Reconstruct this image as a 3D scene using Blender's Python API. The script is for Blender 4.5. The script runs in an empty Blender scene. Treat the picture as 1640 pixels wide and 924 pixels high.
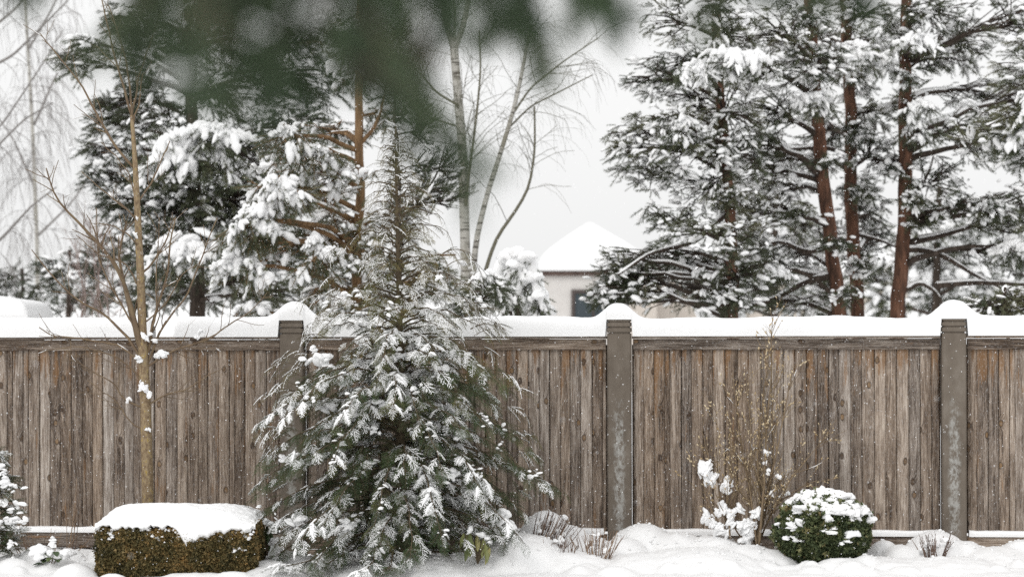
import bpy, math, random
import numpy as np
from math import radians as R_

# ------------------------------------------------------------------ camera, world, sun, exposure
scn = bpy.context.scene
COL = scn.collection
H0 = 2.11                      # eye height above the foot of the fence boards
FPX = 85.0 / 36.0 * 1640.0     # focal length in photo pixels
HOR = 480.0                    # horizon row in the photo


def P(u, v, Y):
    """photo pixel at depth Y metres -> world point"""
    return np.array([(u - 820.0) / FPX * Y, Y, H0 + (HOR - v) / FPX * Y])


cam_d = bpy.data.cameras.new('camera')
cam = bpy.data.objects.new('camera', cam_d)
COL.objects.link(cam)
cam.location = (0, 0, H0)
cam.rotation_euler = (R_(90), 0, 0)
cam_d.lens = 85.0
cam_d.sensor_width = 36.0
cam_d.shift_y = (HOR - 462.0) / 1640.0
cam_d.clip_start = 0.1
cam_d.clip_end = 3000
cam_d.dof.use_dof = True
cam_d.dof.focus_distance = 21.3
cam_d.dof.aperture_fstop = 1.8
scn.camera = cam

SUN_EL, SUN_AZ = 42.0, 215.0   # azimuth measured from +Y clockwise: behind the camera, to its left
world = bpy.data.worlds.new('World')
scn.world = world
world.use_nodes = True
wn = world.node_tree
wn.nodes.clear()
sky = wn.nodes.new('ShaderNodeTexSky')
sky.sky_type = 'NISHITA'
sky.sun_disc = False
sky.sun_elevation = R_(SUN_EL)
sky.sun_rotation = R_(SUN_AZ)
sky.dust_density = 4.0
hs = wn.nodes.new('ShaderNodeHueSaturation')
hs.inputs['Saturation'].default_value = 0.05
wn.links.new(sky.outputs[0], hs.inputs['Color'])
tc = wn.nodes.new('ShaderNodeTexCoord')
sx = wn.nodes.new('ShaderNodeSeparateXYZ')
wn.links.new(tc.outputs['Generated'], sx.inputs[0])
cr = wn.nodes.new('ShaderNodeValToRGB')          # closed cloud deck: brighter overhead than at the horizon
cr.color_ramp.elements[0].position = 0.0
cr.color_ramp.elements[0].color = (0.475, 0.476, 0.474, 1)
cr.color_ramp.elements[1].position = 0.75
cr.color_ramp.elements[1].color = (0.69, 0.692, 0.694, 1)
wn.links.new(sx.outputs['Z'], cr.inputs[0])
sc_ = wn.nodes.new('ShaderNodeVectorMath')
sc_.operation = 'SCALE'
sc_.inputs['Scale'].default_value = 15.0
wn.links.new(cr.outputs[0], sc_.inputs[0])
mx = wn.nodes.new('ShaderNodeMix')
mx.data_type = 'RGBA'
mx.inputs[0].default_value = 0.9
wn.links.new(hs.outputs[0], mx.inputs[6])
wn.links.new(sc_.outputs[0], mx.inputs[7])
bg = wn.nodes.new('ShaderNodeBackground')
bg.inputs['Strength'].default_value = 0.1
wn.links.new(mx.outputs[2], bg.inputs['Color'])
wo = wn.nodes.new('ShaderNodeOutputWorld')
wn.links.new(bg.outputs[0], wo.inputs['Surface'])

sun_d = bpy.data.lights.new('sun', 'SUN')
sun_d.energy = 0.6
sun_d.angle = R_(22)
sun_d.color = (1.0, 0.97, 0.93)
sun = bpy.data.objects.new('sun', sun_d)
COL.objects.link(sun)
sun.rotation_euler = (R_(90 - SUN_EL), 0, R_(180 - SUN_AZ))

vs = scn.view_settings
vs.view_transform = 'Standard'
vs.look = 'None'
vs.exposure = 0.44
vs.gamma = 1.0
vs.use_curve_mapping = False
scn.cycles.use_adaptive_sampling = False
scn.cycles.use_denoising = False      # keep the fine twig and grain detail
scn.cycles.max_bounces = 8
scn.cycles.diffuse_bounces = 6
scn.cycles.glossy_bounces = 2
scn.cycles.transparent_max_bounces = 4
scn.cycles.caustics_reflective = False
scn.cycles.caustics_refractive = False

# ------------------------------------------------------------------ numeric helpers
RNG = np.random.default_rng(7)
_TAB = np.random.default_rng(3).random((32, 32, 32))


def vnoise(p):
    i = np.floor(p).astype(int)
    f = p - i
    f = f * f * (3 - 2 * f)
    o = 0
    for dx in (0, 1):
        for dy in (0, 1):
            for dz in (0, 1):
                w = (f[..., 0] if dx else 1 - f[..., 0]) * (f[..., 1] if dy else 1 - f[..., 1]) * (f[..., 2] if dz else 1 - f[..., 2])
                o = o + w * _TAB[(i[..., 0] + dx) & 31, (i[..., 1] + dy) & 31, (i[..., 2] + dz) & 31]
    return o * 2 - 1


def fbm(p, octv=4, gain=0.5):
    a, s, o = 1.0, 0.0, 0
    p = np.asarray(p, float)
    for k in range(octv):
        o = o + a * vnoise(p + 7.3 * k)
        s += a
        a *= gain
        p = p * 2.03
    return o / s


def nrm(v):
    return v / np.maximum(np.linalg.norm(v, axis=-1, keepdims=True), 1e-9)


def sstep(a, b, x):
    t = np.clip((x - a) / (b - a), 0, 1)
    return t * t * (3 - 2 * t)


class MB:
    """collects geometry for ONE mesh object"""

    def __init__(self):
        self.v, self.q, self.t, self.a, self.bc = [], [], [], [], []
        self.n = 0
        self.mq, self.mt = [], []

    def add(self, V, F, tint=0.5, mat=0, bc=None):
        V = np.asarray(V, float).reshape(-1, 3)
        F = np.asarray(F, int)
        if F.size == 0:
            return
        self.v.append(V)
        tt = np.full(len(V), tint) if np.isscalar(tint) else np.asarray(tint).ravel()
        self.a.append(tt)
        self.bc.append(np.zeros((len(V), 3)) if bc is None else np.asarray(bc, float).reshape(-1, 3))
        if F.shape[1] == 4:
            self.q.append(F + self.n)
            self.mq.append(np.full(len(F), mat))
        else:
            self.t.append(F + self.n)
            self.mt.append(np.full(len(F), mat))
        self.n += len(V)

    def inst(self, V, F, Rm, T, tint=0.5, mat=0):
        """copies of template V,F with matrices Rm (n,3,3, scale included) and offsets T (n,3)"""
        n = len(T)
        if n == 0 or len(V) == 0:
            return
        W = np.einsum('nij,vj->nvi', Rm, V) + T[:, None, :]
        FF = (F[None] + (np.arange(n) * len(V))[:, None, None]).reshape(-1, F.shape[1])
        tt = np.repeat(np.full(n, tint) if np.isscalar(tint) else tint, len(V))
        self.add(W, FF, tt, mat)

    def tube(self, pts, rad, sides=5, tint=0.5, mat=0, cap=True):
        pts = np.asarray(pts, float)
        n = len(pts)
        rad = np.broadcast_to(np.asarray(rad, float), (n,))
        t = nrm(np.gradient(pts, axis=0))
        ref = np.array([0.31, 0.95, 0.05]) if abs(nrm(pts[-1] - pts[0])[1]) < 0.8 else np.array([1.0, 0.1, 0.05])
        a = nrm(np.cross(t, ref))
        b = np.cross(t, a)
        th = np.arange(sides) / sides * 2 * math.pi
        V = pts[:, None] + rad[:, None, None] * (np.cos(th)[None, :, None] * a[:, None] + np.sin(th)[None, :, None] * b[:, None])
        V = V.reshape(-1, 3)
        i = np.arange(n - 1)[:, None] * sides
        j = np.arange(sides)[None]
        k = (j + 1) % sides
        F = np.stack([i + j, i + k, i + sides + k, i + sides + j], -1).reshape(-1, 4)
        self.add(V, F, tint, mat)
        if cap:
            base = self.n - len(V)
            for row, flip in ((0, True), (n - 1, False)):
                c = np.arange(1, sides - 1)
                T_ = np.stack([np.full(sides - 2, row * sides), row * sides + c, row * sides + c + 1], -1) + base
                self.t.append(T_[:, ::-1] if flip else T_)
                self.mt.append(np.full(len(T_), mat))

    def build(self, name, mats, parent=None, smooth=True, bc=False, origin=None):
        V = np.concatenate(self.v)
        if origin is not None:
            V = V - np.asarray(origin)
        A = np.concatenate(self.a)
        Q = np.concatenate(self.q) if self.q else np.zeros((0, 4), int)
        T = np.concatenate(self.t) if self.t else np.zeros((0, 3), int)
        mi = np.concatenate(self.mq + self.mt)
        me = bpy.data.meshes.new(name)
        me.vertices.add(len(V))
        me.vertices.foreach_set('co', V.astype(np.float32).ravel())
        me.loops.add(Q.size + T.size)
        me.loops.foreach_set('vertex_index', np.concatenate([Q.ravel(), T.ravel()]).astype(np.int32))
        me.polygons.add(len(Q) + len(T))
        ls = np.concatenate([np.arange(len(Q)) * 4, Q.size + np.arange(len(T)) * 3])
        me.polygons.foreach_set('loop_start', ls.astype(np.int32))
        me.polygons.foreach_set('use_smooth', np.full(len(ls), smooth))
        me.polygons.foreach_set('material_index', mi.astype(np.int32))
        at = me.attributes.new('tint', 'FLOAT', 'POINT')
        at.data.foreach_set('value', A.astype(np.float32))
        if bc:
            at = me.attributes.new('bco', 'FLOAT_VECTOR', 'POINT')
            at.data.foreach_set('vector', np.concatenate(self.bc).astype(np.float32).ravel())
        me.update(calc_edges=True)
        for m in (mats if isinstance(mats, (list, tuple)) else [mats]):
            me.materials.append(m)
        o = bpy.data.objects.new(name, me)
        COL.objects.link(o)
        if parent is not None:
            o.parent = parent
        return o


def thing(name, label, cat, loc=(0, 0, 0), rot=(0, 0, 0), group=None):
    o = bpy.data.objects.new(name, None)
    o.empty_display_size = 0.2
    COL.objects.link(o)
    o.location = loc
    o.rotation_euler = rot
    tag(o, label, cat, group)
    return o


def tag(o, label, cat, group=None):
    o['label'] = label
    o['category'] = cat
    if group:
        o['group'] = group


def frames(D, S, roll=None, up=None):
    """matrices whose x axis is D, z as near up as possible, scaled by S"""
    D = nrm(np.asarray(D, float))
    U = np.array([0, 0, 1.0]) if up is None else up
    lat = np.cross(np.broadcast_to(U, D.shape), D)
    bad = np.linalg.norm(lat, axis=1) < 1e-3
    lat[bad] = [0, 1, 0]
    lat = nrm(lat)
    upv = np.cross(D, lat)
    if roll is not None:
        c, s = np.cos(roll)[:, None], np.sin(roll)[:, None]
        lat, upv = c * lat + s * upv, -s * lat + c * upv
    M = np.stack([D, lat, upv], -1)
    S = np.asarray(S, float)
    if S.ndim == 0:
        return M * S
    if S.ndim == 1:
        return M * S[:, None, None]
    return M * S[:, None, :]


def icosphere(sub):
    p = (1 + 5 ** .5) / 2
    V = [(-1, p, 0), (1, p, 0), (-1, -p, 0), (1, -p, 0), (0, -1, p), (0, 1, p), (0, -1, -p), (0, 1, -p), (p, 0, -1), (p, 0, 1), (-p, 0, -1), (-p, 0, 1)]
    F = [(0, 11, 5), (0, 5, 1), (0, 1, 7), (0, 7, 10), (0, 10, 11), (1, 5, 9), (5, 11, 4), (11, 10, 2), (10, 7, 6), (7, 1, 8), (3, 9, 4), (3, 4, 2), (3, 2, 6), (3, 6, 8), (3, 8, 9), (4, 9, 5), (2, 4, 11), (6, 2, 10), (8, 6, 7), (9, 8, 1)]
    V = [tuple(nrm(np.array(v, float))) for v in V]
    for _ in range(sub):
        c, G = {}, []

        def mid(a, b):
            k = (min(a, b), max(a, b))
            if k not in c:
                V.append(tuple(nrm((np.array(V[a]) + np.array(V[b])) / 2)))
                c[k] = len(V) - 1
            return c[k]
        for a, b, d in F:
            x, y, z = mid(a, b), mid(b, d), mid(d, a)
            G += [(a, x, z), (b, y, x), (d, z, y), (x, y, z)]
        F = G
    return np.array(V), np.array(F)


ICO0, ICO1, ICO2, ICO3 = icosphere(0), icosphere(1), icosphere(2), icosphere(3)


def lump(sub, seed, amp=0.25, freq=1.6):
    """an irregular lump of snow, flatter below"""
    V, F = (ICO1, ICO2, ICO3)[sub - 1]
    d = 1 + amp * fbm(V * freq + seed * 3.7 + 11, 3)
    W = V * d[:, None]
    W[:, 2] = np.where(W[:, 2] < 0, W[:, 2] * 0.45, W[:, 2])
    return W, F


LUMPS = [lump(2, s, 0.55, 2.0) for s in range(6)]
LUMPS1 = [lump(1, s + 20, 0.4, 1.9) for s in range(6)]
LUMPS3 = [lump(3, s + 40, 0.55, 2.3) for s in range(5)]


LUMPSM = [lump(3, s + 60, 0.34, 1.5) for s in range(6)]


def scatter_lumps(mb, pts, size, flat=0.6, fine=False, elong=1.0, tilt=0.25):
    pts = np.asarray(pts, float).reshape(-1, 3)
    n = len(pts)
    if n == 0:
        return
    size = np.broadcast_to(np.asarray(size, float), (n,))
    az = RNG.random(n) * 2 * math.pi
    D = np.stack([np.cos(az), np.sin(az), RNG.normal(0, tilt, n)], -1)
    S = np.stack([size * elong, size * RNG.uniform(.75, 1.1, n), size * flat * RNG.uniform(.8, 1.2, n)], -1)
    M = frames(D, S)
    L = LUMPSM if fine == 3 else LUMPS3 if fine == 2 else (LUMPS if fine else LUMPS1)
    w = RNG.integers(0, len(L), n)
    for k in range(len(L)):
        s = w == k
        mb.inst(L[k][0], L[k][1], M[s], pts[s])


# ------------------------------------------------------------------ materials
def newmat(name, rough=0.7, spec=0.25):
    m = bpy.data.materials.new(name)
    m.use_nodes = True
    nt = m.node_tree
    b = nt.nodes['Principled BSDF']
    b.inputs['Roughness'].default_value = rough
    b.inputs['Specular IOR Level'].default_value = spec
    return m, nt, b


def nd(nt, typ, props=None, **inp):
    n = nt.nodes.new('ShaderNode' + typ)
    for k, v in (props or {}).items():
        setattr(n, k, v)
    for k, v in inp.items():
        key = int(k[1:]) if k[0] == 'i' and k[1:].isdigit() else k.replace('_', ' ')
        s = n.inputs[key]
        if isinstance(v, bpy.types.NodeSocket):
            nt.links.new(v, s)
        else:
            s.default_value = v
    return n


def math_(nt, op, a, b=0.5, clamp=False):
    return nd(nt, 'Math', {'operation': op, 'use_clamp': clamp}, i0=a, i1=b).outputs[0]


def ramp(nt, fac, stops):
    n = nd(nt, 'ValToRGB', None, i0=fac)
    e = n.color_ramp.elements
    while len(e) < len(stops):
        e.new(0.5)
    for el, (p, c) in zip(e, stops):
        el.position = p
        el.color = (*c, 1) if len(c) == 3 else c
    return n.outputs[0]


def mixc(nt, f, a, b, mode='MIX'):
    n = nd(nt, 'Mix', {'data_type': 'RGBA', 'blend_type': mode}, i0=f, i6=a, i7=b)
    return n.outputs[2]


def smooth(nt, x, lo, hi):
    n = nd(nt, 'MapRange', {'interpolation_type': 'SMOOTHSTEP'}, i0=x, i1=lo, i2=hi)
    return n.outputs[0]


def noise(nt, vec, scale, detail=4.0, rough=0.55):
    return nd(nt, 'TexNoise', None, Vector=vec, Scale=scale, Detail=detail, Roughness=rough).outputs[0]


def vmul(nt, vec, s):
    return nd(nt, 'VectorMath', {'operation': 'MULTIPLY'}, i0=vec, i1=s).outputs[0]


def bump(nt, b, h, strength, dist):
    n = nd(nt, 'Bump', None, Height=h, Strength=strength, Distance=dist)
    nt.links.new(n.outputs[0], b.inputs['Normal'])


def snow_mat(name='snow', scale=40.0, st=0.25, dist=0.012, col=(0.82, 0.822, 0.825)):
    m, nt, b = newmat(name, 0.55, 0.2)
    g = nd(nt, 'TexCoord').outputs['Object']
    b.inputs['Base Color'].default_value = (*col, 1)
    h = math_(nt, 'ADD', noise(nt, g, scale, 5.0, 0.6), math_(nt, 'MULTIPLY', noise(nt, g, scale * 5, 3.0, 0.6), 0.4))
    bump(nt, b, h, st, dist)
    return m


SNOW = snow_mat()
SNOW_FINE = snow_mat('snow_fine', 60.0, 0.2, 0.006, (.88, .882, .885))


def tint_mat(name, stops, rough=0.6, spec=0.25, nscale=None, namp=0.3):
    m, nt, b = newmat(name, rough, spec)
    t = nd(nt, 'Attribute', {'attribute_name': 'tint'}).outputs['Fac']
    if nscale:
        g = nd(nt, 'TexCoord').outputs['Object']
        t = math_(nt, 'ADD', t, math_(nt, 'MULTIPLY', math_(nt, 'SUBTRACT', noise(nt, g, nscale, 3.0), 0.5), namp))
    nt.links.new(ramp(nt, t, stops), b.inputs['Base Color'])
    return m


PINE = tint_mat('pine_needles', [(0, (.048, .062, .034)), (.5, (.102, .122, .070)), (1, (.19, .185, .105))])
PINE_DARK = tint_mat('dark_pine_needles', [(0, (.036, .050, .030)), (.5, (.076, .098, .060)), (1, (.14, .14, .082))])
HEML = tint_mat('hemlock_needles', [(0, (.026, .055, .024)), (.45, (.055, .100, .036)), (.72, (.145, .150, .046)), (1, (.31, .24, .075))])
HEDGE = tint_mat('hedge_leaves', [(0, (.045, .042, .020)), (.3, (.115, .096, .040)), (.6, (.215, .155, .065)), (1, (.42, .255, .095))], nscale=7, namp=.5)
BALL = tint_mat('thuja_leaves', [(0, (.030, .044, .021)), (.45, (.085, .108, .048)), (.75, (.15, .16, .072)), (1, (.25, .19, .09))], nscale=9, namp=.4)
TWIG_TAN = tint_mat('tan_twigs', [(0, (.10, .072, .05)), (.5, (.20, .145, .09)), (1, (.30, .235, .13))], .8, nscale=25, namp=.8)
TWIG_DARK = tint_mat('dark_twigs', [(0, (.05, .038, .03)), (.5, (.10, .075, .058)), (1, (.20, .15, .115))], .8, nscale=25, namp=.6)
TWIG_SAP = tint_mat('sapling_twigs', [(0, (.07, .05, .035)), (.5, (.15, .105, .068)), (1, (.26, .20, .11))], .8, nscale=14, namp=.8)
TWIG_GREY = tint_mat('grey_twigs', [(0, (.12, .11, .105)), (.5, (.24, .225, .215)), (1, (.36, .34, .33))], .8)
TWIG_BROWN = tint_mat('hemlock_wood', [(0, (.055, .043, .03)), (.5, (.11, .085, .055)), (1, (.19, .15, .08))], .8, nscale=30, namp=.6)
BUDS = tint_mat('pale_buds', [(0, (.34, .24, .12)), (1, (.60, .50, .34))], .6)
DRY = tint_mat('dry_stalks', [(0, (.08, .055, .045)), (.5, (.17, .11, .08)), (1, (.34, .24, .16))], .8)
CORE = tint_mat('dark_core_fill', [(0, (.012, .012, .008)), (1, (.022, .02, .012))], .9)  # near-black, for the added cores that block light inside hedge and thuja


def bark_mat(name, stops, sc=(9, 9, 2.2), spec=.15):
    m, nt, b = newmat(name, 0.85, spec)
    g = nd(nt, 'TexCoord').outputs['Object']
    n = noise(nt, vmul(nt, g, sc), 1.6, 6.0, .62)
    nt.links.new(ramp(nt, n, stops), b.inputs['Base Color'])
    bump(nt, b, n, .6, .02)
    return m


BARK_RED = bark_mat('red_pine_bark', [(.3, (.034, .022, .017)), (.46, (.092, .050, .034)), (.60, (.17, .086, .055)), (.75, (.23, .15, .115))])
BARK_ORANGE = bark_mat('young_pine_bark', [(.3, (.06, .04, .025)), (.5, (.19, .115, .06)), (.7, (.31, .20, .11))])
BARK_DARK = bark_mat('dark_bark', [(.3, (.025, .020, .016)), (.55, (.065, .050, .040)), (.75, (.12, .095, .08))])
BARK_TAN = bark_mat('sapling_bark', [(.30, (.12, .085, .055)), (.47, (.23, .165, .10)), (.58, (.30, .235, .15)), (.66, (.33, .225, .055)), (.8, (.40, .34, .26))], (26, 26, 14))


def birch_mat():
    m, nt, b = newmat('birch_bark', .7, .2)
    g = nd(nt, 'TexCoord').outputs['Object']
    n = noise(nt, vmul(nt, g, (4, 4, 26)), 1.0, 4.0, .6)
    n2 = noise(nt, vmul(nt, g, (5, 5, 2)), 1.0, 4.0, .6)
    c = ramp(nt, n, [(.36, (.07, .06, .05)), (.46, (.40, .385, .35)), (1, (.60, .58, .54))])
    c = mixc(nt, smooth(nt, n2, .5, .68), c, (.25, .235, .19, 1))
    nt.links.new(c, b.inputs['Base Color'])
    return m


BIRCH = birch_mat()


def wood_mat(name, rail=False):
    """weathered softwood; coordinates from the board attribute: across, along, board number"""
    m, nt, b = newmat(name, .82, .15)
    a = nd(nt, 'Attribute', {'attribute_name': 'bco'}).outputs['Vector']
    s = nd(nt, 'SeparateXYZ', None, i0=a)
    x, z, i = s.outputs[0], s.outputs[1], s.outputs[2]
    wn_ = nd(nt, 'TexWhiteNoise', {'noise_dimensions': '1D'}, W=i)
    rnd = wn_.outputs['Value']
    rs = nd(nt, 'SeparateColor', None, i0=wn_.outputs['Color'])
    off = math_(nt, 'MULTIPLY', i, 7.31)
    # knots
    kv = nd(nt, 'CombineXYZ', None, X=math_(nt, 'ADD', math_(nt, 'MULTIPLY', x, 8.0), off), Y=math_(nt, 'ADD', math_(nt, 'MULTIPLY', z, 5.0), math_(nt, 'MULTIPLY', off, .37)))
    vo = nd(nt, 'TexVoronoi', {'voronoi_dimensions': '2D'}, Vector=kv.outputs[0], Scale=1.0, Randomness=.9)
    kd = vo.outputs['Distance']
    kc = nd(nt, 'SeparateColor', None, i0=vo.outputs['Color'])
    kon = math_(nt, 'GREATER_THAN', kc.outputs[0], .80)
    kz = math_(nt, 'MULTIPLY', smooth(nt, kd, .46, .08), kon)        # swirl zone
    kn = math_(nt, 'MULTIPLY', smooth(nt, math_(nt, 'ADD', kd, math_(nt, 'MULTIPLY', math_(nt, 'SUBTRACT', noise(nt, kv.outputs[0], 5.0, 3.0), .5), .16)), .21, .12), kon)        # knot itself
    # grain, bent round the knots
    xb = math_(nt, 'ADD', x, math_(nt, 'MULTIPLY', kz, .022))
    lowx = nd(nt, 'CombineXYZ', None, X=math_(nt, 'MULTIPLY', x, 6.0), Y=math_(nt, 'MULTIPLY', z, 1.3), Z=off)
    wv = math_(nt, 'MULTIPLY', math_(nt, 'SUBTRACT', noise(nt, lowx.outputs[0], 1.0, 2.0), .5), .03)
    xb = math_(nt, 'ADD', xb, wv)
    gv = nd(nt, 'CombineXYZ', None, X=math_(nt, 'MULTIPLY', xb, 95.0), Y=math_(nt, 'MULTIPLY', z, 3.2), Z=off)
    g1 = noise(nt, gv.outputs[0], 1.0, 6.0, .65)
    gv2 = nd(nt, 'CombineXYZ', None, X=math_(nt, 'MULTIPLY', xb, 260.0), Y=math_(nt, 'MULTIPLY', z, 16.0), Z=off)
    g2 = noise(nt, gv2.outputs[0], 1.0, 4.0, .7)
    pv = nd(nt, 'CombineXYZ', None, X=math_(nt, 'MULTIPLY', x, 22.0), Y=math_(nt, 'MULTIPLY', z, 2.4), Z=math_(nt, 'ADD', off, 3.3))
    p1 = noise(nt, pv.outputs[0], 1.0, 5.0, .6)
    fac = math_(nt, 'ADD', math_(nt, 'MULTIPLY', g1, .62), math_(nt, 'MULTIPLY', g2, .38))
    fac = math_(nt, 'ADD', fac, math_(nt, 'MULTIPLY', math_(nt, 'SUBTRACT', p1, .5), .42))
    fac = math_(nt, 'ADD', fac, math_(nt, 'MULTIPLY', math_(nt, 'SUBTRACT', rnd, .5), .17))
    col = ramp(nt, fac, [(.34, (.047, .037, .030)), (.425, (.122, .101, .086)), (.51, (.215, .187, .164)), (.585, (.33, .30, .275)), (.68, (.49, .47, .445))])
    warm = mixc(nt, 1.0, col, (1.17, .97, .77, 1), 'MULTIPLY')
    wf = math_(nt, 'ADD', math_(nt, 'MULTIPLY', rs.outputs[1], .6), .2)
    col = mixc(nt, wf, col, warm)
    # unbleached honey wood, mostly high under the rail
    hv = nd(nt, 'CombineXYZ', None, X=math_(nt, 'MULTIPLY', x, 17.0), Y=math_(nt, 'MULTIPLY', z, 1.7), Z=math_(nt, 'ADD', off, 9.1))
    hn = math_(nt, 'ADD', noise(nt, hv.outputs[0], 1.0, 4.0, .6), math_(nt, 'MULTIPLY', smooth(nt, z, 1.15, 1.68), 0.0 if rail else .15))
    hn = math_(nt, 'ADD', hn, math_(nt, 'MULTIPLY', rs.outputs[2], .07))
    hm = math_(nt, 'MULTIPLY', smooth(nt, hn, .655, .76), .75)
    honey = mixc(nt, g1, (.10, .052, .026, 1), (.33, .185, .085, 1))
    col = mixc(nt, hm, col, honey)
    # knots: dark ring, red-brown heart
    col = mixc(nt, math_(nt, 'MULTIPLY', kn, .9), col, mixc(nt, smooth(nt, kd, .15, .09), (.028, .017, .012, 1), mixc(nt, kc.outputs[1], (.05, .032, .022, 1), (.23, .145, .075, 1))))
    # frost specks caught on the rough grain
    sp = noise(nt, nd(nt, 'CombineXYZ', None, X=math_(nt, 'MULTIPLY', x, 230.0), Y=math_(nt, 'MULTIPLY', z, 42.0), Z=off).outputs[0], 1.0, 3.0, .6)
    col = mixc(nt, math_(nt, 'MULTIPLY', smooth(nt, sp, .56, .70), .42), col, (.62, .62, .62, 1))
    nt.links.new(col, b.inputs['Base Color'])
    bump(nt, b, math_(nt, 'SUBTRACT', fac, math_(nt, 'MULTIPLY', kn, .3)), .55, .006)
    return m


WOOD = wood_mat('weathered_boards')
WOODR = wood_mat('weathered_rail', True)


def post_mat():
    m, nt, b = newmat('brown_concrete', .75, .2)
    g = nd(nt, 'TexCoord').outputs['Object']
    oi = nd(nt, 'ObjectInfo').outputs['Random']
    s = nd(nt, 'SeparateXYZ', None, i0=g)
    g2 = nd(nt, 'VectorMath', {'operation': 'ADD'}, i0=g, i1=nd(nt, 'CombineXYZ', None, X=math_(nt, 'MULTIPLY', oi, 17.0), Y=math_(nt, 'MULTIPLY', oi, 31.0)).outputs[0]).outputs[0]
    n = noise(nt, vmul(nt, g2, (1, 1, .5)), 9.0, 6.0, .6)
    col = ramp(nt, n, [(.3, (.115, .094, .074)), (.55, (.155, .130, .105)), (.8, (.205, .178, .150))])
    # frost film on the middle of the shaft
    band = math_(nt, 'MULTIPLY', smooth(nt, math_(nt, 'ABSOLUTE', s.outputs[0]), .085, .02), math_(nt, 'MULTIPLY', smooth(nt, s.outputs[2], 1.45, .85), smooth(nt, s.outputs[2], -.3, .05)))
    f = math_(nt, 'ADD', noise(nt, vmul(nt, g2, (1, 1, .6)), 26.0, 6.0, .72), math_(nt, 'MULTIPLY', band, .16))
    col = mixc(nt, math_(nt, 'MULTIPLY', math_(nt, 'MULTIPLY', smooth(nt, f, .54, .76), band), .6), col, (.46, .465, .445, 1))
    fl = noise(nt, g2, 75.0, 2.0, .5)
    col = mixc(nt, math_(nt, 'MULTIPLY', smooth(nt, fl, .72, .78), .6), col, (.55, .56, .56, 1))
    nt.links.new(col, b.inputs['Base Color'])
    bump(nt, b, noise(nt, g2, 120.0, 3.0), .25, .004)
    return m


POST = post_mat()


def plain(name, col, rough=.7, spec=.25, nscale=6.0, amp=.15):
    m, nt, b = newmat(name, rough, spec)
    g = nd(nt, 'TexCoord').outputs['Object']
    n = noise(nt, g, nscale, 5.0)
    lo = tuple(c * (1 - amp) for c in col)
    hi = tuple(min(1, c * (1 + amp)) for c in col)
    nt.links.new(ramp(nt, n, [(.3, lo), (.7, hi)]), b.inputs['Base Color'])
    return m


# ------------------------------------------------------------------ the ground
FENCE_A = R_(4.75)
FENCE_O = np.array([0.983, 22.0, 0.0])


def fence_pt(x, y=0.0, z=0.0):
    c, s = math.cos(-FENCE_A), math.sin(-FENCE_A)
    return np.array([FENCE_O[0] + c * x - s * y, FENCE_O[1] + s * x + c * y, z + 0.003 * x])


MOUNDS = [  # u, top row, half width px, depth Y, depth stretch
    (1030, 838, 52, 21.55, 1.0), (1000, 862, 42, 21.25, 1), (1082, 852, 60, 21.45, 1), (1142, 857, 55, 21.35, 1), (1118, 876, 95, 20.9, 1), (1040, 885, 70, 20.85, 1),
    (1190, 872, 60, 21.1, 1), (1235, 880, 40, 21.0, 1), (1416, 865, 26, 21.4, 1), (1446, 872, 32, 21.25, 1), (1500, 850, 46, 21.35, 1.2), (1546, 866, 34, 21.3, 1), (1596, 876, 60, 21.2, 1), (1640, 862, 40, 21.3, 1),
    (1700, 870, 60, 21.2, 1), (1425, 893, 60, 20.75, 1), (1520, 892, 80, 20.7, 1),
    (872, 818, 44, 21.55, .9), (912, 842, 40, 21.5, 1), (945, 858, 46, 21.55, 1), (838, 852, 60, 20.95, 1.2), (905, 880, 70, 20.9, 1), (962, 876, 46, 21.05, 1), (800, 880, 60, 20.8, 1),
    (1262, 902, 22, 20.68, 1), (1292, 898, 18, 20.66, 1), (1226, 896, 26, 20.75, 1), (1350, 894, 44, 20.62, .8), (1390, 890, 30, 20.7, 1), (1315, 905, 30, 20.6, 1),
    (62, 872, 30, 20.95, 1), (112, 876, 24, 21.1, 1), (18, 890, 40, 20.9, 1), (84, 890, 40, 20.75, 1), (135, 900, 30, 20.8, 1),
    (640, 888, 90, 21.0, 1), (468, 884, 44, 20.9, 1), (434, 872, 22, 21.3, 1), (520, 893, 60, 20.8, 1), (590, 905, 60, 20.55, 1), (700, 893, 70, 20.7, 1), (745, 884, 40, 20.8, 1), (440, 908, 50, 20.35, 1), (330, 916, 60, 20.12, .5), (375, 914, 30, 20.1, .5),
    (180, 918, 22, 20.1, .5), (430, 896, 40, 20.6, 1),
]


_r = random.Random(77)
for _k in range(95):
    _u = _r.choice([_r.uniform(800, 1680), _r.uniform(800, 1680), _r.uniform(0, 860)])
    _y = _r.uniform(20.3, 21.6)
    _w = _r.uniform(9, 30)
    MOUNDS.append((_u, HOR + (H0 + .16 - _r.uniform(.02, .075)) * FPX / _y, _w, _y, _r.uniform(.8, 1.3)))


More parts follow.
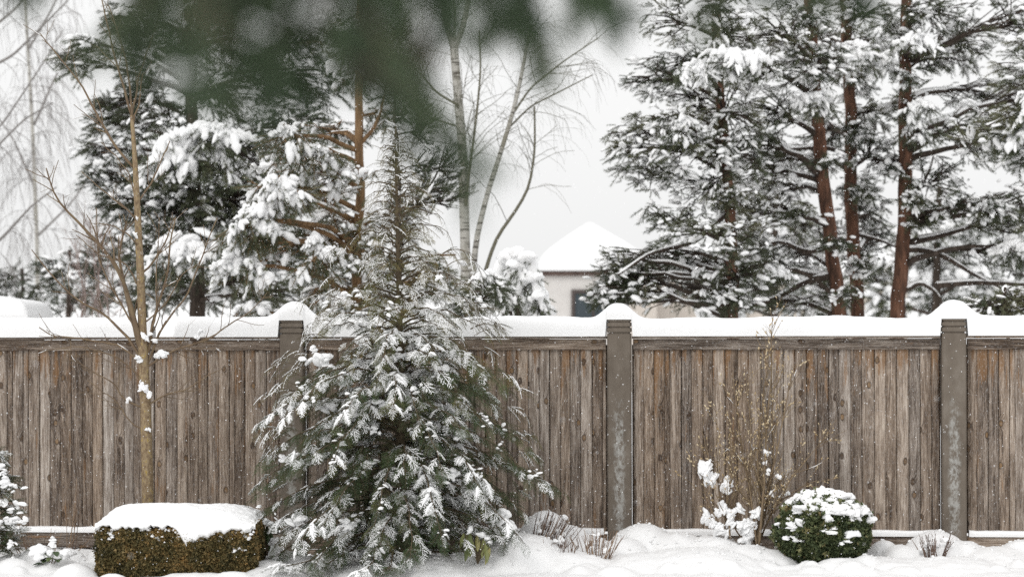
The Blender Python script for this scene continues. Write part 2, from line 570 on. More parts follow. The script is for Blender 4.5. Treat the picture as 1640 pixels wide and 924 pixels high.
def ground_z(X, Y):
    xf = (X - FENCE_O[0])
    yf = FENCE_O[1] - xf * math.tan(FENCE_A)
    z = np.full_like(X, -0.2) + 0.003 * X
    p = np.stack([X * .9, Y * .9, np.zeros_like(X)], -1)
    z = z + .045 * fbm(p, 4)
    near = sstep(20.6, 19.0, Y)
    z = z - .02 * near
    for (u, vt, w, my, st) in MOUNDS:
        c = P(u, vt, my)
        s = FPX / my
        r = w / s
        h = c[2] + 0.2
        d2 = ((X - c[0]) / r) ** 2 + ((Y - my) / (r * st)) ** 2
        m = d2 < 2.6
        if not m.any():
            continue
        w1 = .22 * fbm(np.stack([X[m] * 3.1 + u, Y[m] * 3.1, np.full(m.sum(), u * .1)], -1), 3)
        q = np.clip(1 - (d2[m] * (1 + w1)) / 1.9, 0, 1)
        zz = -.2 - .03 + (h + .03) * (q ** .75)
        z[m] = np.maximum(z[m], zz)
    z = z + .024 * fbm(np.stack([X * 6, Y * 6, np.full_like(X, 4.2)], -1), 4) + .007 * fbm(np.stack([X * 19, Y * 19, np.full_like(X, 1.2)], -1), 3)
    z = np.where(Y > yf + .3, np.minimum(z, -.15), z)
    return z


def build_ground():
    mb = MB()
    xs = np.concatenate([[-900, -300, -100, -40, -20, -12], np.arange(-8, 8.01, .028), [12, 20, 40, 100, 300, 900]])
    ys = np.concatenate([[-60, -20, 0, 6, 12, 16, 18], np.arange(19.4, 22.9, .022), [24, 28, 36, 60, 150, 500, 1500]])
    X, Y = np.meshgrid(xs, ys)
    Z = ground_z(X, Y)
    V = np.stack([X, Y, Z], -1).reshape(-1, 3)
    n, m = X.shape
    i = np.arange(n - 1)[:, None] * m + np.arange(m - 1)[None]
    F = np.stack([i, i + 1, i + m + 1, i + m], -1).reshape(-1, 4)
    mb.add(V, F)
    r = np.random.default_rng(9)
    k = 1500
    px_, py_ = r.uniform(-5, 5, k), 21.9 - np.abs(r.normal(0, .7, k))
    pz_ = ground_z(px_.copy(), py_.copy())
    scatter_lumps(mb, np.stack([px_, py_, pz_], -1), r.uniform(.004, .018, k), .8, False, 1.1, .4)
    o = mb.build('snowy_ground', snow_mat('ground_snow', 22.0, .35, .02, (.79, .79, .79)))
    o['kind'] = 'structure'


build_ground()

# ------------------------------------------------------------------ the fence
XL, XR = -9.0, 6.0


def box(mb, x0, x1, y0, y1, z0, z1, bev=.006, bid=0., horiz=False, tint=.5):
    """box with chamfered front edges, board coordinates along its length"""
    prof = [(y0 + bev, z0), (y0, z0 + bev), (y0, z1 - bev), (y0 + bev, z1), (y1, z1), (y1, z0)]
    nx = max(2, int((x1 - x0) / .25))
    xs = np.linspace(x0, x1, nx)
    V = np.array([[x, y, z] for x in xs for (y, z) in prof])
    k = len(prof)
    F = [[i * k + j, (i + 1) * k + j, (i + 1) * k + (j + 1) % k, i * k + (j + 1) % k] for i in range(nx - 1) for j in range(k)]
    bc = np.stack([V[:, 2] - (z0 + z1) / 2 + V[:, 1], V[:, 0], np.full(len(V), bid)], -1)
    mb.add(V, np.array(F), tint, bc=bc)
    for e, fl in ((0, False), (nx - 1, True)):
        idx = [e * k + j for j in range(k)]
        q = [[idx[0], idx[1], idx[2], idx[3]], [idx[0], idx[3], idx[4], idx[5]]]
        W = V.copy()
        mb.add(W, np.array([r[::-1] if fl else r for r in q]), tint, bc=bc)


def fence():
    root = thing('wooden_fence', 'long weathered brown plank fence with brown concrete posts, snow along its top', 'fence',
                 FENCE_O, (0, -.003, -FENCE_A))
    rng = random.Random(5)
    bid = 1
    for px in range(int(XL), int(XR), 3):
        x0, x1 = px + .112, px + 3 - .112
        mb = MB()
        x = x0 + .012
        while x < x1 - .03:
            w = rng.choice([.092, .097, .1, .103, .106]) * rng.uniform(.94, 1.06)
            if rng.random() < .08:
                w = .05
            if x + w > x1 - .03:
                w = x1 - .008 - x
            h = w / 2 - .0012
            yo = rng.uniform(-.006, .008)
            rot = rng.uniform(-.06, .09)
            lean = rng.uniform(-.0015, .0015)
            pr = [(-h, .026), (-h, .010), (-h * .955, .0042), (-h * .6, .0012), (0, 0), (h * .6, .0012), (h * .955, .0042), (h, .010), (h, .026)]
            zs = np.linspace(0.0 + rng.uniform(-.006, .006), 1.70, 14)
            V, bc = [], []
            for z in zs:
                wob = .0025 * math.sin(z * 2.1 + bid) + lean * z * 3
                for (a, d) in pr:
                    V.append([x + w / 2 + a + wob * .5, d + yo + a * rot + wob, z])
                    bc.append([a, z, bid])
            k = len(pr)
            F = [[i * k + j, i * k + j + 1, (i + 1) * k + j + 1, (i + 1) * k + j] for i in range(len(zs) - 1) for j in range(k - 1)]
            mb.add(V, F, bc=bc)
            x += w
            bid += 1
        # added backing sheet that keeps the gaps between boards dark
        box(mb, x0, x1, .036, .05, 0.0, 1.70, .002, bid)
        bid += 1
        pan = mb.build('fence_panel', WOOD, root, bc=True)
        mb = MB()
        box(mb, x0 + .012, x1 - .012, -.03, .03, 1.655, 1.752, .006, bid + .5)
        mb.build('top_rail', WOODR, pan, bc=True)
        mb = MB()
        box(mb, x0 + .002, x1 - .002, -.05, .09, 1.757, 1.778, .004, bid + 40.5)
        mb.build('cap_board', WOODR, pan, bc=True)
        mb = MB()
        box(mb, x0 + .004, x1 - .004, -.052, .03, -.165, -.022, .006, bid + 80.5)
        box(mb, x0 + .004, x1 - .004, -.046, .03, -.33, -.178, .006, bid + 81.5)
        mb.build('base_beam', WOODR, pan, bc=True)
        # snow lying on the base beam
        mb = MB()
        snow_roll(mb, x0 + .02, x1 - .02, lambda q: -.022, lambda q: .055 + .012 * fbm(np.stack([q * 3, q * 0, q * 0 + px], -1), 3), -.03, .045, [])
        mb.build('beam_snow', SNOW_FINE, pan)
    for px in range(int(XL), int(XR) + 1, 3):
        mb = MB()
        prof = [(-.6, .108)]
        z = 1.80
        prof += [(z, .108), (z + .004, .095), (z + .014, .095), (z + .018, .110), (z + .052, .110), (z + .056, .095), (z + .066, .095), (z + .070, .110), (z + .100, .110), (z + .104, .096), (z + .112, .096), (z + .116, .108), (z + .13, .106)]
        sec = lambda h: [(-h, -h * .75 + .012), (-h + .012, -h * .75), (h - .012, -h * .75), (h, -h * .75 + .012), (h, h * .75), (-h, h * .75)]
        V = [[a, b_ - .03, zz] for (zz, h) in prof for (a, b_) in sec(h)]
        k = 6
        F = [[i * k + j, i * k + (j + 1) % k, (i + 1) * k + (j + 1) % k, (i + 1) * k + j] for i in range(len(prof) - 1) for j in range(k)]
        mb.add(V, F)
        t = (len(prof) - 1) * k
        mb.add(V, [[t, t + 1, t + 2, t + 3], [t, t + 3, t + 4, t + 5]])
        o = mb.build('fence_post', POST, root, smooth=False)
        o.location = (px, 0, 0)
    # the snow along the top, mounded over each post
    mb = MB()
    posts = np.arange(XL, XR + 1, 3)

    def dpost(q):
        return np.min(np.abs(q[:, None] - posts[None]), axis=1)

    def zb(q):
        return np.where(dpost(q) < .115, 1.931, 1.779)

    def zt(q):
        d = dpost(q)
        pi_ = np.argmin(np.abs(q[:, None] - posts[None]), axis=1)
        b = np.exp(-np.abs((q - posts[pi_] - np.array([.01, -.02, .015, -.012, .008, 0])[pi_ % 6]) / np.array([.16, .175, .168, .158, .172, .165])[pi_ % 6]) ** 2.6) * np.array([1, .93, 1.05, .97, 1.04, 1])[pi_ % 6]
        return .172 + .022 * fbm(np.stack([q * 1.1, q * 0, q * 0], -1), 2) + .010 * fbm(np.stack([q * 6, q * 0, q * 0 + 5], -1), 3) + .142 * b + 1.779 - zb(q)

    gap0, gap1 = -4.30, -4.10
    for a, b_ in ((XL - .1, gap0), (gap1, XR + .1)):
        ends = []
        if b_ == gap0:
            ends.append(gap0)
        if a == gap1:
            ends.append(gap1)
        snow_roll(mb, a, b_, zb, zt, .0, .118, ends, dpost)
    mb.build('snow_cap', SNOW, root)
    return root


def snow_roll(mb, a, b, zb, zt, yc, hw, ends, dpost=None):
    q = np.arange(a, b, .0125)
    Zb = zb(q) + np.zeros_like(q)
    Ht = zt(q)
    fade = np.ones_like(q)
    for e in ends:
        d = np.clip(np.abs(q - e) / .07, 0, 1)
        fade = np.minimum(fade, np.sqrt(np.clip(1 - (1 - d) ** 2, 0, 1)))
    Ht = Ht * np.maximum(fade, .05)
    th = np.linspace(0, math.pi, 19)
    cc, ss = np.cos(th), np.sin(th)
    hwq = np.full_like(q, hw)
    if dpost is not None:
        hwq = hw + .008 * fbm(np.stack([q * 2.2, q * 0 + 9, q * 0], -1), 3)
    Yp = yc - hwq[:, None] * np.sign(cc)[None] * np.abs(cc)[None] ** .55
    prof = np.clip(ss, 0, 1)[None] ** .62
    Zp = Zb[:, None] + Ht[:, None] * prof
    V = np.stack([np.repeat(q[:, None], len(th), 1), Yp, Zp], -1)
    n1 = fbm(V * np.array([5, 9, 9]) + 3.1, 3)
    n2 = fbm(V * 30 + 8.1, 2)
    V[..., 2] += (.006 * n1 + .0022 * n2) * prof
    V[..., 1] += (.006 * n1 + .0022 * n2) * -np.sign(cc)[None] * .8
    n, m = len(q), len(th)
    i = np.arange(n - 1)[:, None] * m + np.arange(m - 1)[None]
    F = np.stack([i, i + m, i + m + 1, i + 1], -1).reshape(-1, 4)
    mb.add(V.reshape(-1, 3), F[:, ::-1])
    # underside
    i = np.arange(n - 1) * m
    F = np.stack([i, i + m - 1, i + m + m - 1, i + m], -1)
    mb.add(V.reshape(-1, 3), F[:, ::-1])


fence()


# ------------------------------------------------------------------ branch growing
def curve(p0, p1, sag=0.0, n=7, wob=0.03, rng=RNG):
    """a slightly wandering line from p0 to p1, sag>0 arches upward"""
    t = np.linspace(0, 1, n)
    L = np.linalg.norm(p1 - p0)
    C = p0 + (p1 - p0) * t[:, None]
    C[:, 2] += sag * L * 4 * t * (1 - t)
    w = rng.normal(0, wob * L / 2, (n, 3))
    w = np.cumsum(w, 0) * .6
    w -= w[0] + (w[-1] - w[0]) * t[:, None]
    return C + w


def resample(pts, n):
    pts = np.asarray(pts, float)
    d = np.concatenate([[0], np.cumsum(np.linalg.norm(np.diff(pts, axis=0), axis=1))])
    # smooth through the given points
    s = np.linspace(0, d[-1], n)
    C = np.stack([np.interp(s, d, pts[:, k]) for k in range(3)], -1)
    for _ in range(max(1, n // (2 * len(pts)))):
        C[1:-1] = (C[:-2] + 2 * C[1:-1] + C[2:]) / 4
    return C


def grow(mb, pts, r0, r1, depth, spec, rng, sides=5, tint=.5, log=None):
    """tube along pts, then side shoots; spec[depth] = (per metre, length, angle deg, droop, up)"""
    n = len(pts)
    mb.tube(pts, np.linspace(r0, r1, n), sides, tint)
    if log is not None:
        log.append((pts, r0, r1, depth))
    if depth >= len(spec):
        return
    per, ln, ang, droop, t0 = spec[depth]
    L = np.sum(np.linalg.norm(np.diff(pts, axis=0), axis=1))
    k = rng.poisson(per * L)
    for _ in range(k):
        t = t0 + (1 - t0) * rng.random()
        f = t * (n - 1)
        i = min(int(f), n - 2)
        p = pts[i] + (pts[i + 1] - pts[i]) * (f - i)
        d = nrm(pts[i + 1] - pts[i])
        rv = rng.normal(size=3)
        rv = nrm(rv - d * rv.dot(d))
        a = math.radians(ang * rng.uniform(.7, 1.3))
        d2 = nrm(d * math.cos(a) + rv * math.sin(a))
        l = ln * rng.uniform(.45, 1.15) * (1 - .45 * t)
        m = 5 if l > .25 else 4
        q = [p]
        dd = d2
        for s in range(m):
            dd = nrm(dd + np.array([0, 0, droop]) / m + rng.normal(0, .11, 3))
            q.append(q[-1] + dd * l / m)
        rr = (r0 + (r1 - r0) * t) * .55
        rmin = r1 * .55 if depth else r1 * .7
        grow(mb, np.array(q), max(rr, rmin), rmin * .8, depth + 1, spec, rng, max(3, sides - 1), tint + rng.uniform(-.15, .15), log)


# ------------------------------------------------------------------ pine foliage pads
def needle_tris(base, d, ln, w, rng):
    """thin triangles from base along d"""
    n = len(base)
    side = nrm(np.cross(d, nrm(rng.normal(size=(n, 3)))))
    V = np.stack([base - side * w / 2, base + side * w / 2, base + d * ln[:, None]], 1)
    return V.reshape(-1, 3), np.arange(3 * n).reshape(-1, 3)


def pine_pad(seed, nsh=6, spread=75, per=80, nl=.155, nw=.011, up=.0, load=.6, fat=1.0):
    """a flat fan of needle-covered shoots, about one unit long; returns needles, wood and the snow lying on it"""
    rng = np.random.default_rng(seed)
    ndl, wood, snow = MB(), MB(), MB()
    for k in range(nsh):
        a = math.radians(spread) * (2 * (k + .5) / nsh - 1) * rng.uniform(.8, 1.1)
        L = (1.0 - .35 * abs(a) / math.radians(spread)) * rng.uniform(.7, 1.05)
        b0 = .30 * rng.random() if abs(a) > .3 else 0
        st = np.array([b0, 0, 0])
        t = np.linspace(0, 1, 6)
        el = rng.uniform(-.30, .18) + up
        dirv = np.array([math.cos(a), math.sin(a), el])
        pts = st + dirv * (t * L)[:, None]
        pts[:, 2] += -.22 * t ** 2 * L + up * .5 * t ** 2
        wood.tube(pts, np.linspace(.016, .007, 6), 3)
        s = np.sort(rng.uniform(.25, 1.0, per))
        f = s * 5
        i = np.minimum(f.astype(int), 4)
        base = pts[i] + (pts[i + 1] - pts[i]) * (f - i)[:, None]
        ax = nrm(pts[i + 1] - pts[i])
        rv = rng.normal(size=(per, 3))
        rv = nrm(rv - ax * (rv * ax).sum(1, keepdims=True))
        an = rng.uniform(.45, 1.05, per)[:, None]
        d = nrm(ax * np.cos(an) + rv * np.sin(an))
        V, F = needle_tris(base, d, nl * rng.uniform(.75, 1.15, per), nw, rng)
        ndl.add(V, F)
        if rng.random() < load:
            m = 8
            tt = np.linspace(rng.uniform(.12, .35), rng.uniform(.8, 1.03), m)
            c = np.stack([np.interp(tt, t, pts[:, q]) for q in range(3)], -1)
            rr = fat * rng.uniform(.05, .12) * np.sqrt(np.clip(1 - np.linspace(-1, 1, m) ** 4, .02, 1)) * (1 + .25 * rng.normal(size=m))
            c[:, 2] += rr * .55 + .02
            snow.tube(c, np.abs(rr), 7)
    V = snow.v and np.concatenate(snow.v)
    return ndl, wood, snow


def cat(mb):
    V = np.concatenate(mb.v)
    return V, (np.concatenate(mb.q) if mb.q else None), (np.concatenate(mb.t) if mb.t else None)


PADS = []
for s_ in range(7):
    a_, b_, c_ = pine_pad(100 + s_)
    PADS.append((cat(a_), cat(b_), cat(c_)))
SNOWPADS = []
for s_ in range(6):
    a_, b_, c_ = pine_pad(160 + s_, 6, 62, 46, .17, .013, -.05, .93, 1.25)
    SNOWPADS.append((cat(a_), cat(b_), cat(c_)))
CANDLES = []
for s_ in range(3):
    a_, b_, c_ = pine_pad(200 + s_, 5, 55, 90, .14, .010, .55)
    CANDLES.append((cat(a_), cat(b_), cat(c_)))


def put_pads(F, W, S, pts, dirs, size, tint, snow_p, snow_fat, kinds=PADS, rng=RNG):
    n = len(pts)
    if n == 0:
        return
    M = frames(dirs, size, rng.normal(0, .55, n))
    w = rng.integers(0, len(kinds), n)
    has = rng.random(n) < snow_p
    for k, (nd_, wd, sn) in enumerate(kinds):
        s = w == k
        F.inst(nd_[0], nd_[2], M[s], pts[s], tint[s])
        W.inst(wd[0], wd[1], M[s], pts[s], .4)
        q = s & has
        if q.any():
            Mq = M[q].copy()
            Vs = sn[0].copy()
            Vs[:, 2] *= 1.0
            fat = snow_fat * rng.uniform(.7, 1.3, q.sum())
            # fatten about the pad's own plane
            Mq[:, :, 2] *= fat[:, None]
            T = pts[q]
            S.inst(Vs, sn[1], Mq, T)
            if sn[2] is not None:
                S.inst(Vs, sn[2], Mq, T)


def limb_to(trunk, c, rng, low=.25):
    """start point on a trunk polyline for a limb that reaches c, and the limb's curve"""
    zt = c[2] - low * np.linalg.norm(c[:2] - trunk[0][:2]) * rng.uniform(.2, 1.3)
    zt = np.clip(zt, trunk[0][2] + .3, trunk[-1][2] - .05)
    p = np.array([np.interp(zt, trunk[:, 2], trunk[:, k]) for k in range(3)])
    return curve(p, c, rng.uniform(.02, .10), 8, .05, rng)


def pine(name, label, trunk_px, Y, r0, r1, clusters, bark, leaf=PINE, seed=1, snow_p=.7, fat=1.0, size=.5, dens=1.0, group=None, kinds=PADS, extra_limbs=(), big=(), lump_n=9, cat_='pine tree', tint=(.1, .8)):
    """clusters: (u, v, ru, rv[, dY]) photo pixels at the tree's depth; each is the foliage of one bough"""
    rng = np.random.default_rng(seed)
    base = P(*trunk_px[0], Y)
    base[2] = -.2
    tp = [base] + [P(u, v, Y) for (u, v) in trunk_px[1:]]
    trunk = resample(tp, 30)
    trunk[1:-1] += rng.normal(0, .008, trunk[1:-1].shape)
    root = thing(name, label, cat_, base, group=group)
    T, B, F, S = MB(), MB(), MB(), MB()
    n = len(trunk)
    T.tube(trunk, np.linspace(r0, r1, n), 12)
    s = FPX / Y
    for cl in clusters:
        u, v, ru, rv = cl[:4]
        dY = cl[4] if len(cl) > 4 else rng.uniform(-1, 1) * min(1.6, .35 + ru / s * 1.2)
        c = P(u, v, Y)
        c[1] += dY
        rx, rz = ru / s, rv / s
        ry = (rx + rz) * .42
        L = limb_to(trunk, c, rng)
        lr = r1 * .5 + .010 * np.linalg.norm(L[-1] - L[0])
        B.tube(L, np.linspace(lr, .010, len(L)), 6)
        if rng.random() < .8:
            sn = L.copy()
            sn[:, 2] += np.linspace(lr, .010, len(L)) * .8
            S.tube(sn[1:], np.linspace(lr * .6 + .004, .012, len(L) - 1) * rng.uniform(.7, 1.3), 6)
        rx, ry, rz = rx * 1.18, ry * 1.1, rz * 1.22
        k = max(8, int(dens * rx * rz * 88 + 8))
        g = rng.normal(size=(k, 3))
        g = nrm(g) * (rng.random((k, 1)) ** .45)
        pts = c + g * np.array([rx, ry, rz])
        # twigs join each pad to the bough
        for p in pts:
            f = rng.uniform(.45, .95) * (len(L) - 1)
            i = int(f)
            q = L[i] + (L[min(i + 1, len(L) - 1)] - L[i]) * (f - i)
            B.tube(curve(q, p, .05, 4, .05, rng), np.linspace(.012, .006, 4), 3, cap=False)
        out = pts - L[len(L) // 3]
        out = nrm(out) + rng.normal(0, .65, (k, 3))
        out[:, 2] = out[:, 2] * .55 - .05
        sz = size * rng.uniform(.6, 1.15, k)
        put_pads(F, B, S, pts - nrm(out) * sz[:, None] * .5, out, sz, np.clip(rng.normal(rng.uniform(*tint), .18, k), 0, 1), snow_p, fat, kinds, rng)
        # crumbs of snow caught on the twigs
        m = int(lump_n * k / 10)
        lp = c + nrm(rng.normal(size=(m, 3))) * (rng.random((m, 1)) ** .4) * np.array([rx, ry, rz]) * 1.05
        scatter_lumps(S, lp, rng.uniform(.018, .058, m) * rng.uniform(.7, 1.3), .6, False, 1.35, .4)
    for (pp, ra) in extra_limbs:
        L = resample([P(*q) if len(q) == 3 else P(q[0], q[1], Y) for q in pp], 16)
        B.tube(L, np.linspace(ra, ra * .35, 16), 7)
        sn = L.copy()
        sn[:, 2] += np.linspace(ra, ra * .35, 16) * .9
        S.tube(sn, np.linspace(ra * .65, ra * .3, 16) * np.clip(1 + .3 * rng.normal(size=16), .4, 2), 7)
    for (u, v, w, h, dY) in big:      # heavy pillows of snow, each a heap of rounded fingers hanging over a bough
        c = P(u, v, Y)
        c[1] += dY
        wx, hz = w / s, h / s
        m = 9
        x = np.linspace(-.9, .9, m) + rng.normal(0, .12, m)
        pts = c + np.stack([x * wx * .75, rng.uniform(-.45, .35, m) * wx, (-.45 * x * x + rng.uniform(-.4, .4, m)) * hz], -1)
        out = np.stack([x * 1.1 + rng.normal(0, .25, m), -rng.uniform(.1, .9, m), -rng.uniform(.25, .75, m)], -1)
        sz = min(wx, hz * 1.3) * rng.uniform(1.15, 1.7, m)
        put_pads(F, B, S, pts - nrm(out) * sz[:, None] * .3, out, sz, np.clip(rng.normal(.4, .2, m), 0, 1), 1.0, 1.15, SNOWPADS, rng)
        scatter_lumps(S, c + rng.normal(0, .3, (3, 3)) * [wx, wx * .4, hz * .6] + [0, .05, .12 * hz], rng.uniform(.35, .5, 3) * min(wx, hz), .7, 3, 1.5, .3)
        L = limb_to(trunk, c - np.array([0, 0, hz * .4]), rng)
        B.tube(L, np.linspace(.035, .015, len(L)), 6)
        k = 7
        pts = c + np.stack([rng.uniform(-1, 1, k) * wx, rng.uniform(-.5, .5, k) * wx, -rng.uniform(.3, .9, k) * hz], -1)
        out = np.stack([pts[:, 0] - c[0], pts[:, 1] - c[1] - .1, np.full(k, -.12)], -1)
        put_pads(F, B, S, pts, out, np.full(k, size), np.clip(rng.normal(.4, .2, k), 0, 1), .3, fat, kinds, rng)
    T.build('trunk', bark, root, origin=base)
    if B.n:
        B.build('branches', BARK_DARK if bark is not BARK_ORANGE else BARK_ORANGE, root, origin=base)
    if F.n:
        F.build('needles', leaf, root, smooth=False, origin=base)
    if S.n:
        S.build('branch_snow', SNOW_FINE, root, origin=base)
    return root


# ------------------------------------------------------------------ pines right of the house
G_R = 'tall pines behind the right half of the fence'
pine('pine_tree', 'leftmost snowy pine of the right-hand stand, its boughs reaching in front of the house', [(1180, 600), (1172, 400), (1166, 300), (1150, 120), (1140, -60)], 31.0, .095, .05,
     [(1062, 28, 42, 36), (1105, 95, 75, 40), (1042, 130, 46, 32), (1012, 218, 46, 30), (1085, 240, 75, 32), (1028, 282, 42, 24), (1120, 300, 75, 36), (1062, 352, 46, 26), (1130, 378, 85, 32),
      (1040, 425, 55, 24), (1100, 462, 90, 30), (985, 470, 40, 26), (1180, 440, 60, 36), (1160, 180, 65, 40), (1140, 20, 60, 36), (1060, 195, 40, 25), (1110, 150, 50, 30), (1000, 245, 30, 20), (1170, 250, 50, 34, -.7), (1160, 60, 50, 36, -.7), (1165, 480, 50, 24, -.7), (1000, 440, 36, 24, -.4), (968, 482, 34, 16, -.4), (1030, 472, 46, 22, -.5), (1165, 320, 40, 20, -.7), (988, 415, 26, 18, -.5), (972, 448, 30, 20, -.5), (1012, 438, 34, 22, -.5), (1120, 420, 50, 24, .4), (1200, 390, 40, 24, .4), (1080, 410, 40, 20, .3)],
     BARK_RED, seed=11, group=G_R, snow_p=.40, fat=.8, size=.28, dens=1.25, extra_limbs=[([(1160, 345, 31), (1110, 390, 30.6), (1040, 405, 30.3), (990, 440, 30)], .04)],
     big=[(1160, 105, 62, 24, -1.2), (1110, 120, 24, 18, -1.2), (1090, 205, 18, 18, -1.)])
pine('pine_tree', 'pine with a red brown trunk leaning left, left one of the two close trunks', [(1356, 640), (1346, 500), (1322, 330), (1308, 190), (1300, 60), (1296, -60)], 32.0, .105, .08,
     [(1232, 60, 62, 46), (1290, 122, 62, 40), (1230, 180, 56, 40), (1222, 270, 55, 36), (1250, 345, 60, 32), (1232, 432, 65, 36), (1292, 28, 56, 36), (1268, 300, 42, 34, 1.2), (1265, 480, 70, 22),
      (1195, 335, 50, 30), (1290, 400, 40, 30, 1.), (1200, 110, 50, 36), (1250, 240, 40, 30), (1195, 230, 40, 30), (1322, 262, 30, 14, -.6), (1330, 395, 30, 14, -.6), (1318, 100, 34, 24, -.6), (1345, 470, 26, 14, -.6)],
     BARK_RED, seed=12, group=G_R, snow_p=.40, fat=.75, size=.28, dens=1.25, extra_limbs=[([(1330, 395), (1290, 405), (1250, 385), (1215, 395)], .045), ([(1340, 440), (1290, 450), (1240, 480), (1170, 497)], .05)],
     big=[(1292, 165, 24, 20, -.8), (1235, 430, 18, 14, -.8)])
pine('pine_tree', 'pine with a straight dark trunk, right one of the two close trunks', [(1378, 640), (1374, 500), (1362, 330), (1362, 160), (1352, 0), (1348, -80)], 33.0, .105, .07,
     [(1372, 112, 58, 36), (1340, 195, 55, 30, 1.), (1392, 255, 46, 34), (1402, 345, 42, 26, 1.2), (1330, 60, 56, 36), (1388, 415, 30, 24, 1.0), (1382, 28, 50, 34), (1335, 470, 40, 24, 1.), (1400, 180, 40, 28), (1310, 250, 40, 30, 1.), (1412, 300, 34, 30, 1.2), (1418, 385, 30, 26, 1.2), (1405, 60, 40, 30, .8), (1385, 300, 30, 30, 1.0), (1340, 380, 30, 36, 1.3), (1368, 310, 24, 16, -.6), (1372, 430, 24, 14, -.6), (1362, 210, 28, 18, -.6)],
     BARK_RED, seed=13, group=G_R, snow_p=.40, fat=.8, size=.28, dens=1.2, extra_limbs=[([(1365, 250), (1320, 235), (1260, 240), (1215, 250)], .035), ([(1370, 375), (1410, 385), (1440, 398)], .03)],
     big=[(1372, 105, 44, 20, -1.), (1350, 85, 30, 18, -1.)])
pine('pine_tree', 'pine with the thickest red trunk, standing alone right of the close pair', [(1432, 640), (1437, 500), (1446, 400), (1450, 300), (1450, 100), (1453, -60)], 32.5, .115, .075,
     [(1432, 62, 40, 26), (1448, 160, 38, 26), (1505, 92, 56, 30), (1562, 58, 66, 44), (1620, 40, 56, 46), (1592, 140, 56, 28), (1540, 212, 64, 34), (1604, 232, 64, 34), (1500, 290, 56, 34), (1560, 332, 66, 34),
      (1622, 352, 56, 34), (1600, 405, 60, 24), (1440, 255, 40, 26), (1690, 150, 70, 70), (1700, 330, 70, 70), (1500, 25, 50, 30), (1470, 345, 34, 22), (1452, 325, 24, 14, -.6), (1446, 130, 28, 18, -.6), (1455, 20, 30, 20, -.6)],
     BARK_RED, seed=14, group=G_R, snow_p=.40, fat=.8, size=.28, dens=1.15,
     extra_limbs=[([(1446, 400), (1480, 400), (1515, 412), (1560, 440), (1605, 462)], .045), ([(1440, 470), (1475, 452), (1500, 468), (1512, 492)], .04), ([(1500, 458), (1560, 452), (1640, 456), (1720, 452)], .045),
                  ([(1448, 330), (1475, 300), (1490, 270), (1495, 250)], .035), ([(1450, 250), (1500, 220), (1540, 170)], .03)],
     big=[(1453, 205, 18, 24, -.8), (1460, 175, 22, 14, -.8), (1448, 72, 26, 16, -.8), (1600, 392, 22, 20, -.8), (1570, 330, 24, 14, -.8)])
pine('pine_tree', 'pine at the right edge, its drooping snowy bough hanging in from the side', [(1790, 640), (1790, 400), (1795, 100), (1800, -80)], 29.0, .14, .08,
     [(1640, 190, 60, 30), (1585, 215, 50, 30), (1690, 240, 70, 50), (1660, 100, 50, 40), (1720, 60, 70, 60), (1700, 380, 60, 50), (1620, 250, 36, 26)], BARK_RED, seed=15, group=G_R, snow_p=.6, fat=.9, size=.38,
     extra_limbs=[([(1790, 180, 29), (1700, 165, 28.6), (1640, 178, 28.3), (1580, 202, 28)], .04)], big=[(1640, 160, 34, 14, -.9), (1630, 215, 22, 18, -.9)])

# ------------------------------------------------------------------ conifers left of the birch
G_L = 'snowy pines behind the left half of the fence'
pine('pine_tree', 'broad dark pine behind the bare sapling, big cushions of snow on its right boughs', [(318, 640), (316, 480), (312, 300), (305, 100), (300, -60)], 33.0, .13, .06,
     [(190, 25, 45, 24), (158, 88, 50, 24), (125, 105, 30, 18), (222, 105, 56, 34), (172, 200, 44, 24), (138, 238, 30, 16), (222, 255, 62, 34), (300, 60, 80, 46), (352, 150, 85, 52), (300, 250, 76, 46), (384, 235, 76, 46),
      (248, 330, 60, 34), (330, 335, 76, 46), (300, 402, 84, 40), (190, 330, 36, 22), (405, 322, 76, 46), (280, 460, 95, 34), (382, 452, 84, 38), (440, 385, 66, 44), (452, 472, 76, 32), (425, 60, 80, 54), (482, 130, 76, 44), (370, 20, 70, 40), (470, 200, 60, 40), (500, 60, 60, 50), (252, 190, 46, 34), (205, 150, 36, 26), (262, 385, 56, 34), (160, 165, 36, 18), (180, 285, 36, 24), (360, 320, 60, 40), (215, 40, 40, 24), (230, 290, 40, 26)],
     BARK_DARK, PINE, seed=21, group=G_L, snow_p=.42, fat=.7, size=.36, dens=1.35, big=[(305, 248, 34, 34, -1.5), (362, 222, 38, 26, -1.5), (372, 255, 14, 24, -1.5), (280, 268, 22, 24, -1.4), (325, 395, 34, 30, -1.6), (290, 400, 26, 40, -1.6)], lump_n=5, tint=(.05, .6))
